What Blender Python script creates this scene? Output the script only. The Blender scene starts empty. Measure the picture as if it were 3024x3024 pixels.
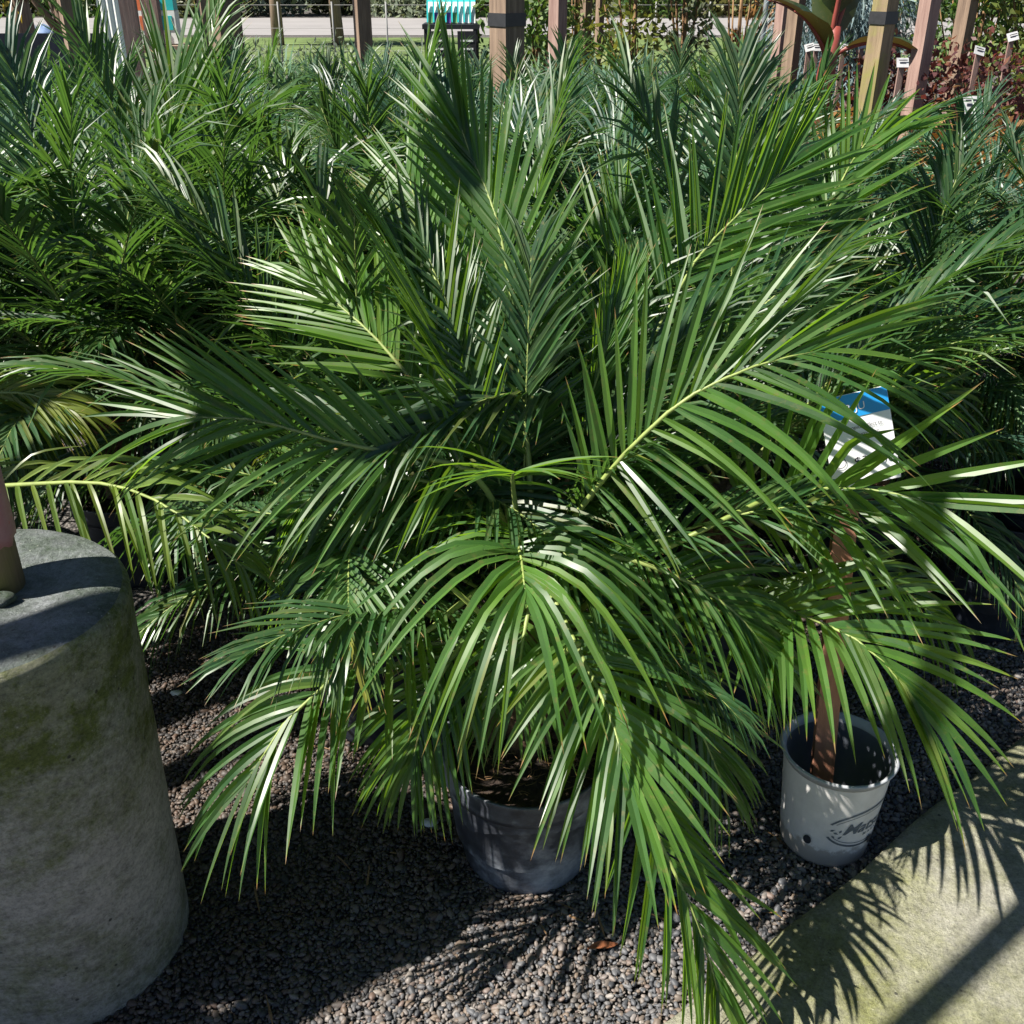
import bpy, math, random
import numpy as np
from mathutils import Vector, Matrix

random.seed(7)
RNG = np.random.default_rng(7)
SC = bpy.context.scene
COL = SC.collection

# ------------------------------------------------------------------ camera
PITCH = math.radians(28.0)
CAM_H = 1.65
cam = bpy.data.cameras.new('camera')
cam.sensor_width = 36.0
cam.lens = 36.0
cam.clip_start = 0.05
cam.clip_end = 600.0
camo = bpy.data.objects.new('camera', cam)
camo.location = (0, 0, CAM_H)
camo.rotation_euler = (math.radians(90) - PITCH, 0, 0)
COL.objects.link(camo)
SC.camera = camo

# ------------------------------------------------------------------ sky, sun, exposure
TO_SUN = Vector((-2.2, -0.58, 2.9)).normalized()
SUN_EL = math.asin(TO_SUN.z)
SUN_AZ = math.atan2(TO_SUN.x, TO_SUN.y)
world = bpy.data.worlds.new('World')
SC.world = world
world.use_nodes = True
wn = world.node_tree
sky = wn.nodes.new('ShaderNodeTexSky')
sky.sky_type = 'NISHITA'
sky.sun_disc = False
sky.sun_elevation = SUN_EL
sky.sun_rotation = SUN_AZ
sky.air_density = 0.65
sky.dust_density = 0.4
sky.altitude = 300
wn.links.new(sky.outputs['Color'], wn.nodes['Background'].inputs['Color'])
wn.nodes['Background'].inputs['Strength'].default_value = 0.05
sun = bpy.data.lights.new('sun', 'SUN')
sun.energy = 5.0
sun.angle = math.radians(0.5)
sun.color = (1.0, 0.95, 0.87)
suno = bpy.data.objects.new('sun', sun)
suno.rotation_euler = (-TO_SUN).to_track_quat('-Z', 'Y').to_euler()
suno.location = (-8, -2, 9)
COL.objects.link(suno)
SC.view_settings.view_transform = 'Standard'
SC.view_settings.look = 'None'
SC.view_settings.gamma = 1.0
SC.view_settings.use_curve_mapping = False
SC.view_settings.exposure = 1.35
SC.cycles.max_bounces = 6
SC.cycles.diffuse_bounces = 2
SC.cycles.glossy_bounces = 2
SC.cycles.transmission_bounces = 3

# ------------------------------------------------------------------ helpers
def tag(o, label=None, cat=None, group=None, kind=None):
    if label: o['label'] = label
    if cat: o['category'] = cat
    if group: o['group'] = group
    if kind: o['kind'] = kind
    return o

def empty(name, loc, label=None, cat=None, group=None, rz=0.0):
    o = bpy.data.objects.new(name, None)
    o.location = loc
    o.rotation_euler = (0, 0, rz)
    o.empty_display_size = 0.1
    COL.objects.link(o)
    return tag(o, label, cat, group)

def link(name, me, parent=None, mats=(), loc=None):
    if not me.materials:
        for m in (mats if isinstance(mats, (list, tuple)) else [mats]):
            me.materials.append(m)
    o = bpy.data.objects.new(name, me)
    COL.objects.link(o)
    if parent is not None: o.parent = parent
    if loc is not None: o.location = loc
    return o

class MB:
    """collects geometry of one mesh"""
    def __init__(self):
        self.v = []; self.f = []; self.mi = []; self.sm = []
        self.at = {}
    def add(self, vs, fs, mi=0, smooth=False):
        b = len(self.v)
        self.v.extend([tuple(p) for p in vs])
        for q in fs:
            self.f.append(tuple(i + b for i in q)); self.mi.append(mi); self.sm.append(smooth)
        return b
    def box(self, c, s, rz=0.0, M=None, mi=0):
        x, y, z = s[0] / 2, s[1] / 2, s[2] / 2
        vs = [Vector((i, j, k)) for i in (-x, x) for j in (-y, y) for k in (-z, z)]
        if M is None: M = Matrix.Rotation(rz, 3, 'Z')
        vs = [M @ p + Vector(c) for p in vs]
        self.add(vs, [(0, 1, 3, 2), (4, 6, 7, 5), (0, 4, 5, 1), (2, 3, 7, 6), (0, 2, 6, 4), (1, 5, 7, 3)], mi)
    def tube(self, pts, rad, n=6, mi=0, cap=True, sx=1.0):
        pts = [Vector(p) for p in pts]
        rings = []
        up = Vector((0.03, 0.02, 1))
        for i, p in enumerate(pts):
            t = (pts[min(i + 1, len(pts) - 1)] - pts[max(i - 1, 0)]).normalized()
            a = t.cross(up)
            if a.length < 1e-3: a = t.cross(Vector((1, 0, 0)))
            a.normalize(); b = a.cross(t)
            r = rad[i] if isinstance(rad, (list, tuple)) else rad
            rings.append([p + (a * math.cos(2 * math.pi * k / n) * sx + b * math.sin(2 * math.pi * k / n)) * r for k in range(n)])
        vs = [q for r in rings for q in r]
        fs = []
        for i in range(len(pts) - 1):
            for k in range(n):
                fs.append((i * n + k, i * n + (k + 1) % n, (i + 1) * n + (k + 1) % n, (i + 1) * n + k))
        if cap:
            fs.append(tuple(range(n - 1, -1, -1)))
            fs.append(tuple((len(pts) - 1) * n + k for k in range(n)))
        self.add(vs, fs, mi, True)
    def lathe(self, prof, n=48, mi=0, fn=None, smooth=True):
        vs = []
        for (r, z) in prof:
            for k in range(n):
                a = 2 * math.pi * k / n
                p = Vector((r * math.cos(a), r * math.sin(a), z))
                vs.append(fn(p, a) if fn else p)
        fs = []
        for i in range(len(prof) - 1):
            for k in range(n):
                fs.append((i * n + k, i * n + (k + 1) % n, (i + 1) * n + (k + 1) % n, (i + 1) * n + k))
        self.add(vs, fs, mi, smooth)
    def mesh(self, name):
        me = bpy.data.meshes.new(name)
        me.from_pydata(self.v, [], self.f)
        me.polygons.foreach_set('material_index', self.mi)
        me.polygons.foreach_set('use_smooth', self.sm)
        for k, vals in self.at.items():
            a = me.attributes.new(k, 'FLOAT', 'POINT')
            a.data.foreach_set('value', vals)
        me.update()
        return me
    def build(self, name, mats, parent=None, loc=None):
        return link(name, self.mesh(name), parent, mats, loc)

# ------------------------------------------------------------------ materials
def newmat(name):
    m = bpy.data.materials.new(name); m.use_nodes = True
    nt = m.node_tree
    return m, nt, nt.nodes['Principled BSDF']

def N(nt, t, **kw):
    n = nt.nodes.new(t)
    for k, v in kw.items():
        if k.startswith('_'): setattr(n, k[1:], v)
        else: n.inputs[k].default_value = v
    return n

def coord(nt, kind='Object', scale=(1, 1, 1)):
    tc = nt.nodes.new('ShaderNodeTexCoord')
    mp = nt.nodes.new('ShaderNodeMapping')
    mp.inputs['Scale'].default_value = scale
    nt.links.new(tc.outputs[kind], mp.inputs['Vector'])
    return mp.outputs['Vector']

def noise(nt, vec, scale, detail=6, rough=0.6):
    n = N(nt, 'ShaderNodeTexNoise', Scale=scale, Detail=detail, Roughness=rough)
    nt.links.new(vec, n.inputs['Vector'])
    return n.outputs['Fac']

def ramp(nt, fac, stops):
    r = nt.nodes.new('ShaderNodeValToRGB')
    e = r.color_ramp.elements
    while len(e) < len(stops): e.new(0.5)
    for i, (p, c) in enumerate(stops):
        e[i].position = p
        e[i].color = (c[0], c[1], c[2], 1) if isinstance(c, (tuple, list)) else (c, c, c, 1)
    nt.links.new(fac, r.inputs['Fac'])
    return r.outputs['Color']

def mix(nt, fac, a, b, mode='MIX'):
    m = nt.nodes.new('ShaderNodeMix'); m.data_type = 'RGBA'; m.blend_type = mode
    for sock, v in ((m.inputs['Factor'], fac), (m.inputs['A'], a), (m.inputs['B'], b)):
        if isinstance(v, bpy.types.NodeSocket): nt.links.new(v, sock)
        elif isinstance(v, (int, float)): sock.default_value = v
        else: sock.default_value = (v[0], v[1], v[2], 1)
    return m.outputs['Result']

def bump(nt, bsdf, h, strength=0.3, dist=0.01, prev=None):
    b = N(nt, 'ShaderNodeBump', Strength=strength, Distance=dist)
    nt.links.new(h, b.inputs['Height'])
    if prev is not None: nt.links.new(prev, b.inputs['Normal'])
    nt.links.new(b.outputs['Normal'], bsdf.inputs['Normal'])
    return b.outputs['Normal']

def attr(nt, name):
    a = nt.nodes.new('ShaderNodeAttribute'); a.attribute_name = name
    return a.outputs['Fac']

def simple(name, col, rough=0.7, spec=0.3, var=0.25, scale=20, bstr=0.15, metal=0.0):
    m, nt, b = newmat(name)
    v = coord(nt)
    n = noise(nt, v, scale)
    c = ramp(nt, n, [(0.25, tuple(x * (1 - var) for x in col)), (0.75, tuple(min(1, x * (1 + var)) for x in col))])
    nt.links.new(c, b.inputs['Base Color'])
    b.inputs['Roughness'].default_value = rough
    b.inputs['Specular IOR Level'].default_value = spec
    b.inputs['Metallic'].default_value = metal
    if bstr: bump(nt, b, n, bstr, 0.004)
    return m

def leafmat(name, dark, mid, trans, rough=0.40, spec=0.55, tmix=0.33, tips=True):
    m, nt, b = newmat(name)
    rnd = attr(nt, 'lr'); t = attr(nt, 'lt'); yl = attr(nt, 'ly')
    c = mix(nt, rnd, dark, mid)
    v = coord(nt, 'Object')
    nn = noise(nt, v, 9.0, 3)
    c = mix(nt, 0.35, c, ramp(nt, nn, [(0.3, dark), (0.7, mid)]))
    c = mix(nt, yl, c, (0.30, 0.24, 0.022))
    if tips:
        mm = N(nt, 'ShaderNodeMath', _operation='MULTIPLY_ADD'); nt.links.new(rnd, mm.inputs[0])
        mm.inputs[1].default_value = 0.07; nt.links.new(t, mm.inputs[2])
        tip = ramp(nt, mm.outputs[0], [(0.985, 0.0), (1.0, 1.0)])
        c = mix(nt, ramp(nt, mm.outputs[0], [(0.93, 0.0), (1.0, 1.0)]), c, (0.16, 0.19, 0.02))
        c = mix(nt, tip, c, (0.30, 0.17, 0.07))
    oi = nt.nodes.new('ShaderNodeObjectInfo')
    c = mix(nt, 1.0, c, ramp(nt, oi.outputs['Random'], [(0.0, (0.58, 0.66, 0.75)), (0.6, (0.92, 0.95, 1)), (1.0, (1.2, 1.12, 0.9))]), 'MULTIPLY')
    spk = ramp(nt, noise(nt, v, 55, 3, 0.7), [(0.30, 0.55), (0.42, 0.0)])
    c = mix(nt, spk, c, (0.14, 0.12, 0.04))
    nt.links.new(c, b.inputs['Base Color'])
    nt.links.new(ramp(nt, nn, [(0.3, rough - .08), (0.7, rough + .12)]), b.inputs['Roughness'])
    b.inputs['Specular IOR Level'].default_value = spec
    tr = nt.nodes.new('ShaderNodeBsdfTranslucent')
    tc = mix(nt, yl, trans, (0.5, 0.36, 0.03))
    nt.links.new(tc, tr.inputs['Color'])
    ms = N(nt, 'ShaderNodeMixShader', Fac=tmix)
    nt.links.new(b.outputs[0], ms.inputs[1]); nt.links.new(tr.outputs[0], ms.inputs[2])
    nt.links.new(ms.outputs[0], nt.nodes['Material Output'].inputs['Surface'])
    return m

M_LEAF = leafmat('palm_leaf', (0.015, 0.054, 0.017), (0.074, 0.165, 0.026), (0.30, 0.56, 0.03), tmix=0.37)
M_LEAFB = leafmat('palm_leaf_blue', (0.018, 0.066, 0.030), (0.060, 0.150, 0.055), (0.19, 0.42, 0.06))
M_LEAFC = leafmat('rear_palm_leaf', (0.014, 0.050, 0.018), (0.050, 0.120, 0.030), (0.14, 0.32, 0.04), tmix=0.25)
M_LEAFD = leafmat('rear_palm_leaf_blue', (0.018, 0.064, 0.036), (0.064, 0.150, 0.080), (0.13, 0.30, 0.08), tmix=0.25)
M_RACH = simple('palm_rachis', (0.20, 0.25, 0.07), 0.5, 0.4, 0.3, 30)
M_PETI = simple('palm_petiole', (0.17, 0.22, 0.05), 0.5, 0.4, 0.45, 16)
M_DEAD = simple('dry_petiole', (0.20, 0.12, 0.06), 0.8, 0.2, 0.4, 25)

def mk_fibre():
    m, nt, b = newmat('palm_fibre')
    v = coord(nt, 'Object', (1, 1, 0.35))
    n = noise(nt, v, 90, 8, 0.75)
    c = ramp(nt, n, [(0.3, (0.02, 0.012, 0.008)), (0.5, (0.10, 0.055, 0.03)), (0.72, (0.26, 0.16, 0.09))])
    nt.links.new(c, b.inputs['Base Color']); b.inputs['Roughness'].default_value = 0.95
    bump(nt, b, n, 0.9, 0.01)
    return m
M_FIBRE = mk_fibre()

def mk_soil():
    m, nt, b = newmat('potting_soil')
    v = coord(nt)
    n = noise(nt, v, 70, 8, 0.7)
    c = ramp(nt, n, [(0.35, (0.012, 0.009, 0.007)), (0.55, (0.05, 0.032, 0.022)), (0.75, (0.16, 0.10, 0.06))])
    nt.links.new(c, b.inputs['Base Color']); b.inputs['Roughness'].default_value = 0.95
    bump(nt, b, n, 1.0, 0.02)
    return m
M_SOIL = mk_soil()

def mk_blackpot():
    m, nt, b = newmat('dusty_black_plastic')
    v = coord(nt)
    n1 = noise(nt, coord(nt, 'Object', (1, 1, 1)), 5, 9, 0.68)
    n2 = noise(nt, coord(nt, 'Object', (1, 1, 1.5)), 24, 6, 0.7)
    d = mix(nt, 0.22, n1, n2)
    c = ramp(nt, d, [(0.38, (0.020, 0.022, 0.028)), (0.47, (0.060, 0.066, 0.080)), (0.54, (0.17, 0.185, 0.21)), (0.64, (0.36, 0.38, 0.41))])
    nt.links.new(c, b.inputs['Base Color'])
    nt.links.new(ramp(nt, d, [(0.4, 0.35), (0.7, 0.7)]), b.inputs['Roughness'])
    bump(nt, b, n1, 0.25, 0.01)
    return m
M_POT = mk_blackpot()
M_POTD = simple('dark_plastic', (0.018, 0.022, 0.03), 0.45, 0.4, 0.5, 12)

def mk_whitepot():
    m, nt, b = newmat('white_pot_plastic')
    n1 = noise(nt, coord(nt, 'Object', (1, 1, 0.6)), 9, 8, 0.7)
    c = ramp(nt, n1, [(0.25, (0.44, 0.43, 0.41)), (0.55, (0.62, 0.61, 0.59)), (0.8, (0.70, 0.69, 0.66))])
    # soil splash low on the wall
    sx = nt.nodes.new('ShaderNodeSeparateXYZ'); nt.links.new(coord(nt), sx.inputs[0])
    n2 = noise(nt, coord(nt), 28, 6, 0.75)
    mm = N(nt, 'ShaderNodeMath', _operation='MULTIPLY_ADD'); nt.links.new(n2, mm.inputs[0])
    mm.inputs[1].default_value = -0.10; nt.links.new(sx.outputs['Z'], mm.inputs[2])
    spl = ramp(nt, mm.outputs[0], [(0.0, 0.8), (0.012, 0.0)])
    sp = N(nt, 'ShaderNodeMath', _operation='MULTIPLY'); nt.links.new(spl, sp.inputs[0]); sp.inputs[1].default_value = 0.75
    c = mix(nt, sp.outputs[0], c, (0.16, 0.13, 0.09))
    nt.links.new(c, b.inputs['Base Color'])
    b.inputs['Roughness'].default_value = 0.5
    bump(nt, b, n1, 0.12, 0.005)
    return m
M_WPOT = mk_whitepot()
M_INK = simple('pot_print_ink', (0.11, 0.13, 0.15), 0.6, 0.2, 0.4, 60, 0)

def mk_concrete(name, base, algae, amin, amax, ascale, zband=None):
    m, nt, b = newmat(name)
    v = coord(nt)
    big = noise(nt, v, 3.0, 6, 0.6)
    mid = noise(nt, coord(nt, 'Object', (1, 1, 2.2)), 24, 8, 0.75)
    fine = noise(nt, v, 170, 4, 0.7)
    c = ramp(nt, mid, [(0.3, tuple(x * 0.62 for x in base)), (0.5, base), (0.72, tuple(min(0.8, x * 1.25) for x in base))])
    a1 = noise(nt, v, ascale, 10, 0.8)
    am = ramp(nt, a1, [(amin, 0.0), (amax, 1.0)])
    if zband:
        sx = nt.nodes.new('ShaderNodeSeparateXYZ'); nt.links.new(v, sx.inputs[0])
        zz = N(nt, 'ShaderNodeMath', _operation='MULTIPLY_ADD'); nt.links.new(a1, zz.inputs[0]); zz.inputs[1].default_value = 0.55
        nt.links.new(sx.outputs['Z'], zz.inputs[2])
        up = ramp(nt, zz.outputs[0], [(zband[0], 0.0), (zband[1], 0.62)])
        am = mix(nt, 1.0, mix(nt, 1.0, am, (0.75, 0.75, 0.75), 'MULTIPLY'), up, 'ADD')
    c = mix(nt, am, c, ramp(nt, mid, [(0.3, tuple(x * 0.6 for x in algae)), (0.75, tuple(x * 1.4 for x in algae))]))
    sp = N(nt, 'ShaderNodeTexVoronoi', Scale=70.0); nt.links.new(v, sp.inputs['Vector'])
    dots = ramp(nt, sp.outputs['Distance'], [(0.0, 1.0), (0.13, 0.0)])
    grain = ramp(nt, noise(nt, v, 120, 5, 0.8), [(0.34, 0.62), (0.5, 1.0), (0.66, 1.22)])
    c = mix(nt, 1.0, c, grain, 'MULTIPLY')
    hole = ramp(nt, noise(nt, coord(nt, 'Object', (1, 1, 1.8)), 34, 6, 0.85), [(0.30, 1.0), (0.37, 0.0)])
    c = mix(nt, hole, c, (0.03, 0.035, 0.025))
    dm = N(nt, 'ShaderNodeMath', _operation='MULTIPLY'); nt.links.new(dots, dm.inputs[0]); nt.links.new(ramp(nt, big, [(0.4, 0.25), (0.6, 0.9)]), dm.inputs[1])
    c = mix(nt, dm.outputs[0], c, (0.6, 0.58, 0.5))
    pv = N(nt, 'ShaderNodeTexVoronoi', Scale=27.0); nt.links.new(v, pv.inputs['Vector'])
    pm = N(nt, 'ShaderNodeMath', _operation='MULTIPLY'); nt.links.new(ramp(nt, pv.outputs['Distance'], [(0.06, 0.85), (0.11, 0.0)]), pm.inputs[0]); nt.links.new(ramp(nt, noise(nt, v, 11, 3), [(0.42, 0.0), (0.5, 1.0)]), pm.inputs[1])
    c = mix(nt, pm.outputs[0], c, (0.05, 0.048, 0.04))
    nt.links.new(c, b.inputs['Base Color'])
    b.inputs['Roughness'].default_value = 0.9
    b.inputs['Specular IOR Level'].default_value = 0.25
    if name.startswith('damp'): b.inputs['Roughness'].default_value = 0.5
    p = bump(nt, b, mid, 1.0, 0.02)
    bump(nt, b, fine, 0.4, 0.003, p)
    return m
M_CONC = mk_concrete('mossy_concrete', (0.47, 0.44, 0.40), (0.15, 0.175, 0.05), 0.46, 0.64, 5.2, (0.66, 0.98))
M_CTOP = mk_concrete('damp_concrete_top', (0.21, 0.225, 0.23), (0.05, 0.075, 0.042), 0.40, 0.62, 5.5)
M_SLAB = mk_concrete('algae_stained_slab', (0.31, 0.30, 0.245), (0.20, 0.205, 0.085), 0.38, 0.62, 2.6)

def mk_pebble():
    m, nt, b = newmat('pebble')
    oi = nt.nodes.new('ShaderNodeObjectInfo')
    c = ramp(nt, oi.outputs['Random'], [(0.0, (0.035, 0.037, 0.042)), (0.22, (0.073, 0.076, 0.084)), (0.4, (0.117, 0.117, 0.122)), (0.55, (0.147, 0.108, 0.078)), (0.68, (0.176, 0.166, 0.161)), (0.8, (0.147, 0.103, 0.084)), (0.9, (0.245, 0.225, 0.206)), (1.0, (0.063, 0.054, 0.049))])
    n = noise(nt, coord(nt), 3.0, 4)
    c = mix(nt, 0.4, c, ramp(nt, n, [(0.3, 0.25), (0.7, 0.9)]), 'MULTIPLY')
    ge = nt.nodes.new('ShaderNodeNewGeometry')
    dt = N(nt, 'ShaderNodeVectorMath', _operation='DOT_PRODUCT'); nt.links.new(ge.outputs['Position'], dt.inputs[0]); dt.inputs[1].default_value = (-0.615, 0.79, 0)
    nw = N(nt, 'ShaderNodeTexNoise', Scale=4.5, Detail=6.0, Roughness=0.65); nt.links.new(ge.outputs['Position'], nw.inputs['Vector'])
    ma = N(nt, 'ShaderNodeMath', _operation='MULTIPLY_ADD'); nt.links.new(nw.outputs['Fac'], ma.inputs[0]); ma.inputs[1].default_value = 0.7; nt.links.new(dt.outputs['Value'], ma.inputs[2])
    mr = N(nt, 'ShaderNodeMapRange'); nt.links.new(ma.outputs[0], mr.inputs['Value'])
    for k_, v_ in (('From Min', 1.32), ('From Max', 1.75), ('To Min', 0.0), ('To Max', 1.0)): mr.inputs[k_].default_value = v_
    c = mix(nt, mr.outputs['Result'], c, mix(nt, 1.0, c, (0.56, 0.46, 0.38), 'MULTIPLY'))  # deep shade of the bed painted into the pebble colour, away from the walkway
    nt.links.new(c, b.inputs['Base Color']); b.inputs['Roughness'].default_value = 0.6
    return m
M_PEB = mk_pebble()

def mk_ground():
    m, nt, b = newmat('gravel_bed')
    v = coord(nt)
    vo = N(nt, 'ShaderNodeTexVoronoi', Scale=85.0); nt.links.new(v, vo.inputs['Vector'])
    c = mix(nt, ramp(nt, vo.outputs['Distance'], [(0.1, 0.0), (0.7, 1.0)]), (0.2, 0.18, 0.16), (0.02, 0.018, 0.016))
    n = noise(nt, v, 5, 5)
    c = mix(nt, 0.5, c, ramp(nt, n, [(0.3, 0.3), (0.7, 1.0)]), 'MULTIPLY')
    nt.links.new(c, b.inputs['Base Color']); b.inputs['Roughness'].default_value = 0.9
    bump(nt, b, vo.outputs['Distance'], 0.8, 0.01)
    return m
M_GROUND = mk_ground()

def mk_wood(name, c0, c1, moss=None):
    m, nt, b = newmat(name)
    v = coord(nt, 'Object', (14, 14, 0.9))
    n = noise(nt, v, 3.5, 8, 0.7)
    c = ramp(nt, n, [(0.3, c0), (0.7, c1)])
    if moss:
        mo = ramp(nt, noise(nt, coord(nt), 5, 5), [(0.45, 0.0), (0.6, 0.8)])
        c = mix(nt, mo, c, moss)
    nt.links.new(c, b.inputs['Base Color']); b.inputs['Roughness'].default_value = 0.85
    bump(nt, b, n, 0.5, 0.006)
    return m
M_WOOD = mk_wood('weathered_timber', (0.10, 0.065, 0.045), (0.27, 0.19, 0.13))
M_WOODM = mk_wood('mossy_timber', (0.13, 0.09, 0.05), (0.30, 0.22, 0.13), (0.20, 0.19, 0.05))
M_WOODP = mk_wood('pinkish_timber', (0.16, 0.09, 0.075), (0.34, 0.23, 0.19))
M_STAKE = mk_wood('orange_stake_timber', (0.24, 0.10, 0.06), (0.36, 0.17, 0.10))
M_DARK = simple('near_black_finish', (0.02, 0.02, 0.022), 0.5, 0.5, 0.3, 40)

# ------------------------------------------------------------------ pixel helper: a viewing ray cut at forward distance Y gives a place in the bed
CP, SP = math.cos(PITCH), math.sin(PITCH)
K = 3024 / 1932.0
def P(dx, dy, Y):
    x = (dx * K - 1512) / 3024; yd = (dy * K - 1512) / 3024
    wy = CP - yd * SP; wz = -SP - yd * CP
    s = Y / wy
    return Vector((x * s, Y, CAM_H + wz * s))
def G(px, py, z=0.0):
    x = (px - 1512) / 3024; yd = (py - 1512) / 3024
    wy = CP - yd * SP; wz = -SP - yd * CP
    s = (z - CAM_H) / wz
    return Vector((x * s, wy * s, z))

# ------------------------------------------------------------------ ground, slab, road, lawn
mb = MB()
mb.add([(-120, -6, 0), (120, -6, 0), (120, 160, 0), (-120, 160, 0)], [(0, 1, 2, 3)])
tag(mb.build('ground', M_GROUND), kind='structure')

SLAB_A = G(2001, 3020); SLAB_B = G(3007, 2218)
SD = (SLAB_B - SLAB_A).normalized(); SN = Vector((SD.y, -SD.x, 0))      # SN points to the walkway
SLH = 0.05
def slab_mesh():
    b = MB()
    n = 60; prof = [(0.0, -0.05), (0.0, SLH - 0.02), (0.005, SLH - 0.007), (0.018, SLH), (0.25, SLH), (2.6, SLH)]
    vs = []
    for i in range(n + 1):
        s = -2.2 + 6.5 * i / n
        w = 0.006 * math.sin(s * 5.1) + 0.004 * math.sin(s * 13.7 + 1)
        for (o, z) in prof:
            p = SLAB_A + SD * s + SN * (o + (w if o < 0.3 else 0))
            vs.append((p.x, p.y, z + (0.002 * math.sin(s * 31) if 0 < o < 0.02 else 0)))
    m = len(prof)
    fs = [(i * m + k, (i + 1) * m + k, (i + 1) * m + k + 1, i * m + k + 1) for i in range(n) for k in range(m - 1)]
    b.add(vs, fs, 0, True)
    return b
tag(slab_mesh().build('walkway', M_SLAB), kind='structure')

M_ROAD = simple('asphalt', (0.22, 0.21, 0.205), 0.9, 0.2, 0.12, 0.6, 0)
M_LAWN = simple('lawn_grass', (0.10, 0.14, 0.05), 0.9, 0.1, 0.4, 1.5, 0)
M_TARP = simple('navy_shade_cloth', (0.007, 0.011, 0.020), 0.8, 0.2, 0.4, 9)
mb = MB(); mb.add([(-60, 20, .004), (60, 20, .004), (60, 30, .004), (-60, 30, .004)], [(0, 1, 2, 3)])
tag(mb.build('lawn', M_LAWN), kind='structure')
mb = MB(); mb.add([(-90, 31, .008), (90, 31, .008), (90, 42, .008), (-90, 42, .008)], [(0, 1, 2, 3)])
tag(mb.build('road', M_ROAD), kind='structure')

# ------------------------------------------------------------------ concrete footing with its post
CX, CY, CRT, CH, CRB = -0.857, 1.359, 0.240, 0.772, 0.226
def footing():
    root = empty('concrete_footing', (CX, CY, 0), 'thick round concrete footing stained with green algae, at the left edge', 'footing')
    b = MB()
    r = random.Random(3)
    ph = [r.uniform(0, 6.28) for _ in range(6)]
    def wob(p, a):
        k = 1 + 0.006 * math.sin(3 * a + ph[0] + p.z * 4) + 0.004 * math.sin(7 * a + ph[1] - p.z * 9) + 0.0025 * math.sin(17 * a + p.z * 40 + ph[2])
        return Vector((p.x * k, p.y * k, p.z + 0.004 * math.sin(2 * a + ph[3]) * (p.z > CH * 0.9)))
    prof = [(CRB, -0.03)]
    for i in range(1, 24):
        t = i / 23
        prof.append((CRB + (CRT - CRB) * t, (CH - 0.02) * t))
    side = prof + [(CRT - 0.003, CH - 0.012), (CRT - 0.009, CH - 0.0045)]
    b.lathe(side, 96, 0, wob)
    b.build('side', M_CONC, root)
    b = MB()
    top = [(CRT - 0.009, CH - 0.0045), (CRT - 0.022, CH)] + [((CRT - 0.022) * (1 - k / 8), CH + 0.004 * math.sin(k)) for k in range(1, 8)] + [(0.001, CH)]
    b.lathe(top, 96, 0, wob)
    b.build('top', M_CTOP, root)
    return root
footing()

PX, PY = -0.836, 1.405
root = empty('timber_post', (PX, PY, CH - 0.002), 'brown timber post with faded red sleeve standing on the concrete footing', 'post')
b = MB(); b.tube([(0, 0, -0.01), (0, 0, 0.5), (0, 0, 1.9)], 0.046, 20); b.build('shaft', M_WOODM, root)
def mk_red():
    m, nt, bb = newmat('faded_red_paint')
    n = noise(nt, coord(nt), 22, 7, 0.75)
    c = ramp(nt, n, [(0.3, (0.36, 0.13, 0.13)), (0.6, (0.40, 0.20, 0.19)), (0.67, (0.50, 0.02, 0.03))])
    nt.links.new(c, bb.inputs['Base Color']); bb.inputs['Roughness'].default_value = 0.55
    return m
b = MB()
def ragged(p, a): return Vector((p.x, p.y, p.z + (0.006 * math.sin(5 * a) + 0.004 * math.sin(13 * a + 1) if p.z < 0.09 else 0)))
b.lathe([(0.0468, 0.085), (0.0515, 0.085), (0.052, 0.10), (0.052, 0.62), (0.0465, 0.625)], 40, 0, ragged)
b.build('sleeve', mk_red(), root)
b = MB()
for (x, y, s) in ((0.036, -0.052, 0.02), (0.012, -0.06, 0.012)):
    vs = []; 
    b.lathe([(0.001, 0), (s, 0.002), (s * 0.9, s * 0.5), (s * 0.4, s * 0.8), (0.001, s * 0.85)], 12, 0, lambda p, a, x=x, y=y: Vector((p.x * (1 + .2 * math.sin(3 * a)) + x, p.y + y, p.z)))
b.build('mortar_lump', M_CTOP, root)

# beam carried by the post, running along the walkway
BZ = CH + 1.9
b = MB()
bq = G(2870, 2860, SLH); bc = bq + TO_SUN * ((BZ + .05 - bq.z) / TO_SUN.z); bc.z = 0
ang = math.atan2(SD.y, SD.x)
b.box((0, 0, 0), (6.4, 0.038, 0.06), ang)
tag(b.build('timber_beam', M_WOOD, None, (bc.x, bc.y, BZ + 0.031)), 'long timber beam above the walkway carried by the red sleeved post', 'beam')

# unseen boards added above the bed to cast shade bands, parallel to the walkway
for k, (c, w, lb) in enumerate(((1.20, .11, 'narrow unseen timber board added for shade above the front palm, the one nearest the walkway'), (1.38, .235, 'wide unseen timber board added for shade above the post line, second from the walkway'), (1.60, .19, 'unseen timber board added for shade above the post line, third from the walkway'), (1.90, .10, 'unseen timber board added for shade behind the post line, fourth from the walkway'), (2.14, .14, 'unseen timber board added for shade behind the post line, farthest from the walkway'), (1.08, .12, 'short unseen timber board added for shade at the walkway side, left of the front palm'))):
    nrm = -SN
    q = Vector((0.1, 1.6, 0)); q = q + nrm * (c - nrm.dot(q))
    pz = BZ + .16 + .04 * (k % 2)
    pc = q + TO_SUN * (pz / TO_SUN.z)
    pc = pc - SD * (0, 2.75, 2.75, 1.4, 1.4, 2.9)[k]
    b = MB(); b.box((0, 0, 0), ((7.5, 4.0, 4.0, 4.0, 4.0, 3.2)[k], w, .03), ang)
    tag(b.build('added_shade_board', M_WOOD, None, (pc.x, pc.y, pz)), lb, 'board', 'unseen boards added for shade above the bed')

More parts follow.
